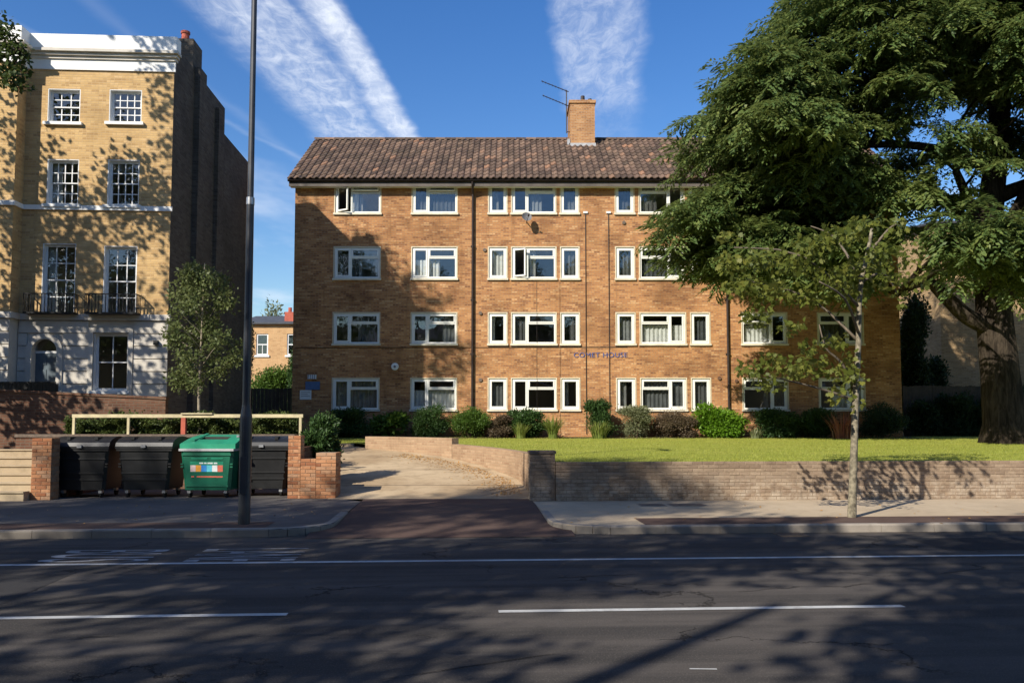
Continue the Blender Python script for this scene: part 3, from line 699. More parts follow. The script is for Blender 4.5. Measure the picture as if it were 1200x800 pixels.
# chimney
xa, _ = bl(668, 308); cx0 = at(668, 150, YB + 3.3).x - BX0; cx1 = at(697, 150, YB + 3.3).x - BX0
cyf, cyb = 3.25, 4.9; ctop = at(680, 117, YB + 3.3).z - BASE; cb0 = rz - 1.0
MB().box(cx0, cx1, cyf, cyb, cb0, ctop - .18).build('chimney', M['chimney_brick'], block)
chim = block.children[-1]
MB().box(cx0 - .05, cx1 + .05, cyf - .05, cyb + .05, ctop - .18, ctop - .04).build('chimney_cap', M['chimney_brick'], chim)
MB().box(cx0 - .04, cx1 + .04, cyf - .03, cyf - .002, rz - .66, rz - .44).build('lead_flashing', M['lead'], chim)
MB().box(cx0 - .12, cx0 - .004, cyf - .03, cyf + .3, rz - .52, rz - .25).build('lead_flashing', M['lead'], chim)
for dx, h in ((.62, .34), (.95, .2)):
    MB().tube([(cx0 + dx, cyf + .5, ctop - .05), (cx0 + dx, cyf + .5, ctop + h)], [.11, .09], 12).build('chimney_pot', M['downpipe'], chim)
# aerial
ax = at(664, 150, YB + 3.3).x; ay = YB + 3.3; az = at(664, 155, ay).z
aer = thing('tv_aerial', 'twin armed television aerial on a thin mast strapped to the brick chimney', 'aerial', (ax, ay, az - .05))
top = at(664, 107, ay).z - az + .1
MB().tube([(0, 0, 0), (0, 0, top)], .026, 6).build('mast', M['downpipe'], aer)
MB().tube([(0, 0, .06), (.42, .02, .06)], .02, 5).build('bracket', M['downpipe'], aer)
for (zz0, l) in ((top - .06, 1.15), (top - .72, 1.1)):
    bm_ = MB().tube([(.1, 0, zz0 - .02), (-l, -.25, zz0 + .38)], .020, 5).build('boom', M['downpipe'], aer)
    for i in range(8):
        t = .12 + i * .12; p = Vector((.1, 0, zz0 - .02)).lerp(Vector((-l, -.25, zz0 + .38)), t)
        MB().tube([p + Vector((0, -.16, -.0)), p + Vector((0, .16, 0))], .008, 4).build('element', M['galvanised'], bm_)
# satellite dish
x, z = bl(618, 258); dish = thing('satellite_dish', 'small grey satellite dish on the brick wall below a top floor window', 'satellite dish', (BX0 + x, YB, BASE + z))
mb = MB(); nrm = Vector((.28, -.85, .38)).normalized(); u_ = nrm.orthogonal().normalized(); v_ = nrm.cross(u_); cc = Vector((-.05, -.36, .02)); n0 = 0
mb.v.append(tuple(cc))
for r_ in range(1, 5):
    for q in range(18):
        a = 2 * math.pi * q / 18; rr = .22 * r_ / 4; mb.v.append(tuple(cc + u_ * rr * math.cos(a) + v_ * rr * math.sin(a) * .92 + nrm * .07 * (r_ / 4) ** 2))
for q in range(18):
    mb.f.append((0, 1 + q, 1 + (q + 1) % 18))
    for r_ in range(3):
        a = 1 + r_ * 18; mb.f.append((a + q, a + 18 + q, a + 18 + (q + 1) % 18, a + (q + 1) % 18))
mb.build('reflector', M['dish_grey'], dish, True)
MB().tube([cc, (-.03, -.2, -.12), (0, -.0, -.12)], .02, 6).build('mount_arm', M['downpipe'], dish)
MB().tube([cc + Vector((0, 0, -.25)), cc + nrm * .32 + Vector((0, 0, -.1))], .012, 5).build('feed_arm', M['downpipe'], dish)
MB().tube([cc + nrm * .28 + Vector((0, 0, -.1)), cc + nrm * .36 + Vector((0, 0, -.1))], .035, 8).build('receiver', M['downpipe'], dish)
# round alarm lamp and notices
x, z = bl(463, 429.5); al = thing('alarm_box', 'round white alarm box on the brick wall between two floors', 'alarm', (BX0 + x, YB, BASE + z))
MB().tube([(0, -.09, 0), (0, -.075, 0), (0, 0, 0)], [.11, .15, .15], 14).build('cover', M['sign_white'], al); MB().tube([(0, -.115, 0), (0, -.091, 0)], .05, 10).build('lens', M['dish_grey'], al)
def board(name, label, px0, px1, py0, py1, m_, lines):
    (xa, zb), (xb, za) = bl(px0, py1), bl(px1, py0)
    o = thing(name, label, 'sign', (BX0 + xa, YB, BASE + zb)); w, h = xb - xa, za - zb
    MB().box(0, w, -.035, -.002, 0, h).build('panel', M[m_], o)
    for i in range(lines):
        zz = h * (.8 - .6 * i / max(1, lines)); MB().box(w * .1, w * (.9 - .2 * (i % 2)), -.039, -.036, zz - h * .05, zz).build('print_line', M['curtain_grey'], o)
board('notice_sign', 'small white notice on the shaded brick corner', 351.5, 365, 457, 468, 'sign_white', 3)
board('notice_sign', 'dull blue notice plate on the shaded brick corner', 358, 375, 447, 456.5, 'sign_blue', 0)
(xa, zb), (xb, za) = bl(361, 444), bl(371, 439)
blk = thing('bulkhead_lamp', 'white ribbed bulkhead lamp above the notices', 'lamp', (BX0 + xa, YB, BASE + zb))
MB().box(0, xb - xa, -.09, -.002, 0, za - zb).build('housing', M['sign_white'], blk)
for i in range(4): MB().box((xb - xa) * (i + .3) / 4.2, (xb - xa) * (i + .55) / 4.2, -.105, -.091, 0, za - zb).build('guard_bar', M['dish_grey'], blk)

# ---------------------------------------------------------------- the tall yellow brick house
HC = at(200, 250, 25.0); HA = R(3.2)
house = thing('terraced_house', 'tall yellow brick house with white parapet, sash windows and stucco ground floor', 'building', (HC.x, HC.y, .9), HA)
hn = Vector((-math.sin(HA), math.cos(HA), 0)); hu = Vector((math.cos(HA), math.sin(HA), 0)); h0 = Vector((HC.x, HC.y, .9))
def hp(x, y):
    d = ray(x, y); o = Vector((0, 0, CZ)); t = hn.dot(h0 - o) / hn.dot(d); p = o + d * t - h0
    return p.dot(hu), p.z
HT = hp(150, 45)[1]; zfr0 = hp(150, 84)[1]; zfr1 = hp(150, 72)[1]; zc1 = hp(150, 62)[1]; zst = hp(150, 244)[1]; zg = hp(150, 371)[1]
XL = hp(27, 250)[0]                      # right return of the projecting bay
sashes = [(56, 94, 104, 144, 3, 4), (128, 166, 105, 144, 4, 4), (55, 92, 186.5, 240, 4, 4), (126, 163, 187, 241, 4, 4), (49, 88, 285, 369.5, 3, 4), (121, 160, 288, 370, 3, 4), (109.5, 150, 390, 458, 2, 2)]
hh = []
for (xa, xb, ya, yb_, nc_, nr_) in sashes:
    a, z1_ = hp(xa, ya); b2, z0_ = hp(xb, yb_); a = hp(xa, (ya + yb_) / 2)[0]; b2 = hp(xb, (ya + yb_) / 2)[0]
    hh.append((a, b2, z0_, z1_, nc_, nr_))
da, dzt = hp(37.5, 397); db, dz0 = hp(67, 452); da = hp(37.5, 425)[0]; db = hp(67, 425)[0]
door = (da, db, dz0, dzt)
upper = [h for h in hh[:6]]; lower = [hh[6], door]
HD = 9.6
mb = wall_panel(MB(), XL - .02, 0, zg - .1, zfr0, upper, 0, .34, ends=False)
mb.quad((XL - .02, -.5, zg - .1), (XL - .02, 0, zg - .1), (XL - .02, 0, zfr0), (XL - .02, -.5, zfr0))
mb.quad((XL - 6, -.5, zg - .1), (XL - .02, -.5, zg - .1), (XL - .02, -.5, zfr0), (XL - 6, -.5, zfr0))
mb.build('front_wall', M['yellow_brick'], house)
mb = MB(); ztop = HT - .15
main_d = 5.35
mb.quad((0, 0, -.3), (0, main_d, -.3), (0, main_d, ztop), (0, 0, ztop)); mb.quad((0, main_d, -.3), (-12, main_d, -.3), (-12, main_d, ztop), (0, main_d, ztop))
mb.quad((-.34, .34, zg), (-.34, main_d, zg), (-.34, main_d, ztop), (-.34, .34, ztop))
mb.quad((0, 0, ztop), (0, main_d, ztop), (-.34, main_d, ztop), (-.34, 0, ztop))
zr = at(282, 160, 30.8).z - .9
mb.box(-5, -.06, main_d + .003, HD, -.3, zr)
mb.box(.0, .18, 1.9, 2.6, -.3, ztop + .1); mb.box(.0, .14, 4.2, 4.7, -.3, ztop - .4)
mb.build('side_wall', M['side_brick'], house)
MB().box(-11, -.36, .6, main_d - .1, HT - .9, HT - .8).build('roof', M['slate'], house)
mb = MB()
for z in (zg - .15, zst - .3, hp(150, 175)[1]): mb.box(-8, -.345, .345, main_d - .1, z - .2, z)
mb.box(-8, -.345, 3.2, 3.3, 0, ztop - .5); mb.build('room_partition', M['room'], house)
# parapet, cornice and frieze in white
def bandbox(name, z0, z1, proj, m_='white_paint'):
    mb = MB(); mb.box(XL + .0 - proj * 0, .02 + proj * .6, -proj, -.002, z0, z1); mb.box(XL - 6, XL - .02 + proj, -.5 - proj, -.502, z0, z1)
    mb.box(XL - .018, XL - .02 + proj, -.5, -proj - .004, z0, z1)
    return mb.build(name, M[m_], house)
bandbox('frieze', zfr0, zfr1, .05)
mb = MB(); 
for i, pj in enumerate((.10, .17, .26)): 
    z0_ = zfr1 + (zc1 - zfr1) * i / 3; z1_ = zfr1 + (zc1 - zfr1) * (i + 1) / 3 - .002
    mb.box(XL, .02 + pj * .6, -pj, .1, z0_, z1_); mb.box(XL - 6, XL - .02 + pj, -.5 - pj, -.4, z0_, z1_); mb.box(XL - .018, XL - .02 + pj, -.399, -pj - .004, z0_, z1_)
mb.build('cornice', M['stucco'], house)
mb = MB(); mb.box(XL, .12, -.18, .2, zc1, HT); mb.box(XL - 6, XL + .12, -.68, -.3, zc1, HT); mb.box(XL - .1, XL + .12, -.299, -.184, zc1, HT); mb.build('parapet', M['white_paint'], house)
bandbox('string_course', zst - .085, zst + .055, .06)
# rusticated stucco ground floor, course by course
mb = wall_panel(MB(), XL - .02, -.0, -.3, zg - .1, lower, .03, .31, ends=False)
mb.quad((XL - 6, -.47, -.3), (XL - .02, -.47, -.3), (XL - .02, -.47, zg - .1), (XL - 6, -.47, zg - .1)); mb.quad((XL - .02, -.47, -.3), (XL - .02, .03, -.3), (XL - .02, .03, zg - .1), (XL - .02, -.47, zg - .1))
stw = mb.build('stucco_wall', M['stucco'], house)
nco = 11; chh = (zg - .12 + .3) / nco
for i in range(nco):
    z0_, z1_ = -.3 + i * chh, -.3 + (i + 1) * chh - .028
    cuts = sorted([(h[0] - .16, h[1] + .16) for h in lower if h[2] - .15 < z1_ and h[3] + .16 > z0_]); x = XL + .004; segs = []
    for a, b2 in cuts: segs.append((x, a)); x = b2
    segs.append((x, .012))
    for a, b2 in segs:
        if b2 - a > .05: MB().box(a, b2, -.03, .028, z0_, z1_).build('stucco_course', M['stucco'], stw)
    MB().box(XL - 6, XL - .0, -.53, -.472, z0_, z1_).build('stucco_course', M['stucco'], stw)
bandbox('plat_band', zg - .12, zg + .06, .10, 'stucco')
# architrave round the ground window
a, b2, z0_, z1_ = hh[6][:4]; mb = MB(); frame_ring(mb, a - .15, b2 + .15, z0_ - .14, z1_ + .15, .14, -.06, .028); mb.build('architrave', M['stucco'], house)
# arched doorway: arch ring, fill above the arch, door
mb = MB(); rad = (db - da) / 2; cxd = (da + db) / 2; zsp = dzt - rad; N = 14
for i in range(N):
    a0, a1 = math.pi * i / N, math.pi * (i + 1) / N
    p = lambda r_, a_: (cxd + r_ * math.cos(a_), zsp + r_ * math.sin(a_))
    q0, q1, q2, q3 = p(rad, a0), p(rad + .17, a0), p(rad + .17, a1), p(rad, a1)
    mb.hexa([(q0[0], .12, q0[1]), (q1[0], .12, q1[1]), (q2[0], .12, q2[1]), (q3[0], .12, q3[1]), (q0[0], -.07, q0[1]), (q1[0], -.07, q1[1]), (q2[0], -.07, q2[1]), (q3[0], -.07, q3[1])])
    mb.quad((q0[0], .118, q0[1]), (q3[0], .118, q3[1]), (q3[0], .118, dzt), (q0[0], .118, dzt))
for s in (da - .17, db): mb.box(s, s + .17, -.07, .028, dz0 - .3, zsp - .002)
mb.build('door_surround', M['stucco'], house)
dr = MB().box(da, db, .20, .25, dz0 - .1, zsp - .05).build('door', M['door_paint'], house)
MB().box(da, db, .18, .26, zsp - .049, zsp + .02).build('transom', M['sash_paint'], dr); MB().box(da, db, .22, .228, zsp + .021, dzt).build('fanlight', M['old_glass'], dr)
for i in range(2):
    for j in range(2): MB().box(da + .09 + i * (rad - .02), da + rad - .04 + i * (rad - .02), .185, .199, dz0 + .1 + j * .55, dz0 + .5 + j * .55).build('door_panel', M['door_paint'], dr)
def sash_window(a, b2, z0_, z1_, nc_, nr_, sill=True):
    mb = MB(); frame_ring(mb, a + EPS, b2 - EPS, z0_ + EPS, z1_ - EPS, .05, .12, .20)
    win = mb.build('sash_window', M['sash_paint'], house)
    ia, ib, iz0, iz1 = a + .053, b2 - .053, z0_ + .053, z1_ - .053; mid = (iz0 + iz1) / 2
    for (q0, q1, yy) in ((mid - .02, iz1, .135), (iz0, mid + .02, .17)):
        sm = frame_ring(MB(), ia, ib, q0, q1, .035, yy, yy + .03)
        hb = nr_ // 2
        for i in range(1, nc_): x = ia + (ib - ia) * i / nc_; sm.box(x - .014, x + .014, yy + .003, yy + .025, q0 + .035, q1 - .035)
        for j in range(1, hb): z = q0 + (q1 - q0) * j / hb; sm.box(ia + .036, ib - .036, yy + .005, yy + .023, z - .013, z + .013)
        sm.build('sash', M['sash_paint'], win)
        MB().box(ia + .03, ib - .03, yy + .012, yy + .017, q0 + .03, q1 - .03).build('pane', M['old_glass'], win)
    # painted brick reveal
    rv = MB(); rv.box(a + .0005, a + .02, .002, .119, z0_ + .004, z1_ - .004); rv.box(b2 - .02, b2 - .0005, .002, .119, z0_ + .004, z1_ - .004); rv.box(a + .021, b2 - .021, .002, .119, z1_ - .02, z1_ - .001)
    rv.build('reveal', M['sash_paint'], win)
    if sill: MB().box(a - .09, b2 + .09, -.10, .118, z0_ - .09, z0_ + .002).build('sill', M['white_paint'], win)
for i, h in enumerate(hh): sash_window(*h, sill=(i in (0, 1, 2, 3, 6)))
# curtains seen in two windows
for h in (hh[4], hh[2]):
    MB().quad((h[0] + .05, .3, h[2] + .05), (h[0] + .35, .3, h[2] + .05), (h[0] + .3, .32, h[3] - .1), (h[0] + .05, .3, h[3] - .1)).build('curtain', M['curtain'], house)
# iron balconies
for (xa, xb) in ((35, 93), (106, 166)):
    a, _ = hp(xa, 370); b2, _ = hp(xb, 370); zb = zg + .062; mb = MB()
    zt_ = hp(100, 346)[1]
    mb.box(a, b2, -.42, -.0 - .105, zb - .03, zb + .02)
    bal = mb.build('balcony', M['black_iron'], house)
    mb = MB(); mb.box(a, b2, -.42, -.39, zt_ - .03, zt_); mb.box(a, a + .03, -.389, -.02, zt_ - .03, zt_); mb.box(b2 - .03, b2, -.389, -.02, zt_ - .03, zt_)
    nb_ = int((b2 - a) / .1)
    for i in range(nb_ + 1): x = a + (b2 - a - .018) * i / nb_; mb.box(x, x + .018, -.415, -.395, zb + .021, zt_ - .031)
    for i in range(1, 4): 
        for x in (a, b2 - .018): mb.box(x, x + .018, -.42 + i * .1, -.405 + i * .1, zb + .021, zt_ - .031)
    mb.build('railing', M['black_iron'], bal)
# house chimney at the side wall
cy0 = 1.75; zt = at(219, 48, 26.9).z - .9; zt2 = at(219, 36, 26.9).z - .9
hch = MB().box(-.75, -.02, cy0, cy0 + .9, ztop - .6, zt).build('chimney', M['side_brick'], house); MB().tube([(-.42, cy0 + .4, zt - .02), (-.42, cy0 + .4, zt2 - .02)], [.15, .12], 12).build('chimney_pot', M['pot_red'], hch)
MB().tube([(-.42, cy0 + .4, zt2 - .02), (-.42, cy0 + .4, zt2 + .06)], .15, 12).build('pot_rim', M['pot_red'], hch)
x, z = hp(184, 402); MB().box(x - .06, x + .06, -.15, -.031, z - .06, z + .07).build('camera_box', M['dark_paint'], house)

# dark brick garden wall before the house, with a black parapet rail
a = at(-60, 456, 22.4); b2 = at(194, 468, 22.9)
gw = thing('garden_wall', 'tall dark red brick garden wall before the yellow house', 'wall', (a.x, a.y, .6), math.atan2(b2.y - a.y, b2.x - a.x))
L = math.hypot(b2.x - a.x, b2.y - a.y); mb = MB(); mb.prism([(0, 0), (L, 0), (L, .24), (0, .24)], 0, [a.z - .6, b2.z - .6, b2.z - .6, a.z - .6]); mb.build('brickwork', M['garden_brick'], gw)
mb = MB(); mb.prism([(-.02, -.03), (L + .02, -.03), (L + .02, .27), (-.02, .27)], [a.z - .599, b2.z - .599, b2.z - .599, a.z - .599], [a.z - .53, b2.z - .53, b2.z - .53, a.z - .53]); mb.build('coping', M['garden_brick'], gw)
a = at(-30, 447, 24.2); b2 = at(69, 447, 24.4); pp = thing('porch_railing', 'low black iron railing before the arched grey door', 'railing', (a.x, a.y, .93))
w = b2.x - a.x; zt = a.z - .93; mb = MB(); mb.box(0, w, 0, .05, zt - .06, zt).build('top_rail', M['black_iron'], pp)
MB().box(0, w, .005, .045, 0, .08).build('bottom_rail', M['black_iron'], pp)
for i in range(22): MB().box(w * i / 21.2, w * i / 21.2 + .1, .01, .04, .081, zt - .061).build('baluster', M['black_iron'], pp)

# ---------------------------------------------------------------- brick garden wall along the pavement, brick by brick
BL, BH, BT = .215, .065, .1025
def brick_mesh(name, m_, lx=BL, ly=BT, lz=BH):
    mb = MB(); c_ = .006
    mb.v = [(c_, 0, c_), (lx - c_, 0, c_), (lx - c_, 0, lz - c_), (c_, 0, lz - c_), (0, c_, 0), (lx, c_, 0), (lx, c_, lz), (0, c_, lz), (0, ly, 0), (lx, ly, 0), (lx, ly, lz), (0, ly, lz)]
    mb.f = [(0, 1, 2, 3), (4, 5, 1, 0), (5, 6, 2, 1), (6, 7, 3, 2), (7, 4, 0, 3), (5, 9, 10, 6), (8, 4, 7, 11), (7, 6, 10, 11)]
    me = bpy.data.meshes.new(name); me.from_pydata(mb.v, [], mb.f); me.update(); me.materials.append(M[m_]); return me, mb
wme, wmb = brick_mesh('brick', 'wall_bricks'); hme, hmb = brick_mesh('brick', 'wall_bricks', lx=.1025)
WX0 = .918; wp = Vector((WX0, wl(WX0), .12)); WL = 15.2; WH = 11 * .0745
fw_ = thing('brick_garden_wall', 'long low weathered brick wall between pavement and lawn', 'wall', wp, RA)
MB().box(.01, WL, .008, .20, -.08, WH - .012).build('mortar_core', M['mortar'], fw_)
count = 0; rest = MB()
spots = []
for r_ in range(11):
    z = r_ * .0745 + .003; i = 0; x = 0.004 if r_ % 2 == 0 else .004 + .1125
    if r_ % 2: spots.append((0.004, z, 1))
    while x + BL < WL: spots.append((x, z, 0)); x += .225
spots.sort(key=lambda s: s[0])
for (x, z, hd) in spots:
    jy = random.uniform(-.004, .004); jz = random.uniform(-.0015, .0015)
    if count < 300:
        o = bpy.data.objects.new('brick', hme if hd else wme); C.objects.link(o); o.parent = fw_; o.location = (x, jy, z + jz); o.rotation_euler = (0, random.uniform(-.006, .006), 0); count += 1
    else:
        n0 = len(rest.v); rest.v += [(p[0] + x, p[1] + jy, p[2] + z + jz) for p in wmb.v]; rest.f += [tuple(n0 + q for q in f) for f in wmb.f]
stuff(rest.build('bricks', M['wall_bricks'], fw_))

# square end pier of the wall at the drive
def brick_pier(name, label, loc, rz, w, d, h, matname='pier_bricks', core='mortar', cat='pier', parent=None, top=True, par=None):
    root = par or thing(name, label, cat, loc, rz)
    me, mbx = BR[matname]
    co_ = MB().box(.008, w - .008, .008, d - .008, -.06, h - .006).build('mortar_core', M[core], root)
    nrow = int(round(h / .075)); ch_ = h / nrow
    fsc = []
    for r_ in range(nrow):
        z = r_ * ch_ + .004
        for face in range(4):
            ln = w if face % 2 == 0 else d; x = 0 if (r_ + face) % 2 == 0 else .1125; 
            if (r_ + face) % 2: fsc.append((0, .1025, z, face))
            while x < ln - .03:
                l_ = min(BL, ln - x); fsc.append((x, l_, z, face)); x += .225
    for (x, l_, z, face) in fsc:
        if face == 2: continue         # the back is against the ground
        o = bpy.data.objects.new('brick', me); C.objects.link(o); o.parent = root
        j = random.uniform(-.003, .003); sx = l_ / BL; o.scale = (sx, .5, (ch_ - .009) / BH)
        if face == 0: o.location = (x, j, z)
        elif face == 1: o.location = (w + j, x, z); o.rotation_euler = (0, 0, R(90))
        else: o.location = (j, d - x, z); o.rotation_euler = (0, 0, R(-90))
    return root
pme, pmb = brick_mesh('brick', 'pier_bricks'); BR = {'pier_bricks': (pme, pmb), 'wall_bricks': (wme, wmb)}
p0 = at(621, 583, 17.75); p1 = at(648, 583, 17.75); ph = at(634, 531, 17.75).z - .12
gp = brick_pier('gate_pier', 'square dark brick pier where the drive meets the long low wall', (p0.x, 17.5, .12), RA, p1.x - p0.x + .04, .46, ph, 'wall_bricks', 'mortar')
MB().box(-.02, p1.x - p0.x + .06, -.02, .48, ph, ph + .06).build('cap', M['cover_iron'], gp)
# curved wall up the drive
def swept(name, label, path, tops, bots, th, mname, cat='wall'):
    o0 = path[0]; root = thing(name, label, cat, (o0[0], o0[1], bots[0]))
    mb = MB(); mb.uv = []; pts = [Vector(p) for p in path]; k = len(pts); s = 0
    for i, p in enumerate(pts):
        t = (pts[min(i + 1, k - 1)] - pts[max(i - 1, 0)]).normalized(); n_ = Vector((t.y, -t.x)) * -1
        if i: s += (pts[i] - pts[i - 1]).length
        for (off, z) in ((0, bots[i] - .25), (0, tops[i]), (th, tops[i]), (th, bots[i] - .25)):
            q = p + Vector((-t.y, t.x)) * -off
            mb.v.append((q.x - o0[0], q.y - o0[1], z - bots[0])); mb.uv.append((s, z + off))
    for i in range(k - 1):
        a, b2 = 4 * i, 4 * i + 4
        for j in range(3): mb.f.append((a + j, a + j + 1, b2 + j + 1, b2 + j))
    mb.f.append((0, 3, 2, 1)); e = 4 * (k - 1); mb.f.append((e, e + 1, e + 2, e + 3))
    mb.build('brickwork', M[mname], root); return root
def cat_rom(pts, n):
    out = []
    for i in range(len(pts) - 1):
        p0_, p1_, p2_, p3_ = [Vector(pts[max(0, min(len(pts) - 1, i + q))]) for q in (-1, 0, 1, 2)]
        for j in range(n):
            t = j / n; out.append(.5 * ((2 * p1_) + (p2_ - p0_) * t + (2 * p0_ - 5 * p1_ + 4 * p2_ - p3_) * t * t + (3 * p1_ - p0_ - 3 * p2_ + p3_) * t ** 3))
    out.append(Vector(pts[-1])); return out
cp = cat_rom([(.46, 18.0), (.30, 19.3), (.06, 20.6), (-.75, 22.4), (-1.73, 24.0)], 4)
swept('drive_wall', 'low curved brick wall climbing beside the concrete drive', [(p.x, p.y) for p in cp], [1.04 + .02 * max(0, p.y - 20.6) + (.0 if p.y > 20.6 else 0) for p in cp], [dz(p.y) for p in cp], .23, 'drive_wall_brick')
cp = cat_rom([(-1.74, 24.02), (-3.0, 25.2), (-4.62, 26.15)], 4)
cpts = [(p.x, p.y) for p in cp]
swept('drive_wall', 'higher brick wall end at the top of the drive', cpts, [1.28] * len(cpts), [dz(p.y) for p in cp], .26, 'drive_wall_brick')

# brick end of the bin store by the drive: tall post, low wall, end block
q0 = at(338, 583, 18.1); q1 = at(352.5, 583, 18.1); q2 = at(370.5, 583, 18.1); q3 = at(394, 583, 18.1)
bw_ = brick_pier('bin_store_wall', 'red brick end wall of the bin store with tall post and stepped top', (q0.x, 18.02, .12), 0, q1.x - q0.x, .34, at(345, 510, 18.1).z - .12, cat='wall')
def sub_pier(x0, w, d, h):
    root = bw_; me, _ = BR['pier_bricks']
    MB().box(x0 + .004, x0 + w - .008, .009, d - .008, -.06, h - .006).build('mortar_core', M['mortar'], root)
    nrow = int(round(h / .075)); ch_ = h / nrow
    for r_ in range(nrow):
        z = r_ * ch_ + .004; x = x0 + .006 if r_ % 2 == 0 else x0 + .006 + .1125
        if r_ % 2:
            o = bpy.data.objects.new('brick', me); C.objects.link(o); o.parent = root; o.location = (x0 + .006, 0, z); o.scale = (.1025 / BL, .5, (ch_ - .009) / BH)
        while x < x0 + w - .03:
            l_ = min(BL, x0 + w - x); o = bpy.data.objects.new('brick', me); C.objects.link(o); o.parent = root
            o.location = (x, random.uniform(-.003, .003), z); o.scale = (l_ / BL, .5, (ch_ - .009) / BH); x += .225
        y = .06
        while y < d - .05:
            l_ = min(BL, d - y); o = bpy.data.objects.new('brick', me); C.objects.link(o); o.parent = root
            o.location = (x0 + w + .002, y, z); o.rotation_euler = (0, 0, R(90)); o.scale = (l_ / BL, .5, (ch_ - .009) / BH); y += .225
sub_pier(q1.x - q0.x, q2.x - q1.x, .23, at(360, 537, 18.1).z - .12)
sub_pier(q2.x - q0.x, q3.x - q2.x, .5, at(380, 530, 18.1).z - .12)
b0 = at(37, 585, 17.75); b1 = at(60, 585, 17.75)
brick_pier('bin_store_pier', 'slim brick pier between the stone steps and a black bin', (b0.x, 17.7, .12), 0, b1.x - b0.x, .34, at(48, 513, 17.75).z - .12, cat='pier')
# rear retaining wall of the bin store
ra = at(20, 512, 20.55); rb = at(345, 512, 20.55)
rw = thing('bin_store_back_wall', 'dark brick wall behind the row of bins', 'wall', (ra.x, 20.5, .12)); MB().box(0, rb.x - ra.x, 0, .25, -.1, ra.z - .12).build('brickwork', M['garden_brick'], rw)
MB().box(-.02, rb.x - ra.x + .02, -.03, .28, ra.z - .12, ra.z - .05).build('coping', M['cover_iron'], rw)
MB().box(q0.x - ra.x + .02, q0.x - ra.x + .22, -2.1, -.035, -.1, ra.z - .3).build('side_return', M['garden_brick'], rw)
MB().box((b1.x - ra.x) - .30, (b1.x - ra.x) - .08, -2.4, -.035, -.1, ra.z - .3).build('side_return', M['garden_brick'], rw)

# stone steps at the far left
sx1 = b0.x - .03
for_steps = thing('stone_steps', 'flight of pale stone steps climbing beside the brick pier', 'steps', (sx1 - 2.4, 17.5, .12))
for i in range(6): MB().box(0, 2.4, i * .32, 2.6, i * .165 + (.001 if i else -.06), (i + 1) * .165).build('step', M['stone_step'], for_steps)
for i in range(6): MB().box(-.01, 2.41, i * .32 - .03, i * .32 + .2, (i + 1) * .165 + .001, (i + 1) * .165 + .03).build('nosing', M['stone_step'], for_steps)

# ---------------------------------------------------------------- cream rail above the bins
fr_ = thing('handrail_fence', 'cream painted rail on thin posts in front of the hedge', 'railing', (at(86, 487, 20.7).x, 20.72, ra.z))
x1 = at(355, 487, 20.7).x - at(86, 487, 20.7).x; zt = at(200, 487, 20.7).z - ra.z
MB().box(-.03, x1, -.03, .03, zt - .045, zt + .04).build('rail', M['rail_paint'], fr_)
for px in (86.5, 150.5, 352):
    x = at(px, 487, 20.7).x - at(86, 487, 20.7).x; MB().box(x - .03, x + .03, -.025, .025, -.02, zt - .046).build('post', M['rail_paint'], fr_)
x = at(215.5, 487, 20.7).x - at(86, 487, 20.7).x
MB().box(x - .055, x + .055, -.06, .06, -.02, zt - .047).build('post', M['pot_red'], fr_)
fr_.children[-1]['label'] = 'terracotta red post'
MB().box(x - .06, x + .72, -.07, .09, zt + .041, zt + .07).build('ledge_board', M['rail_paint'], fr_)

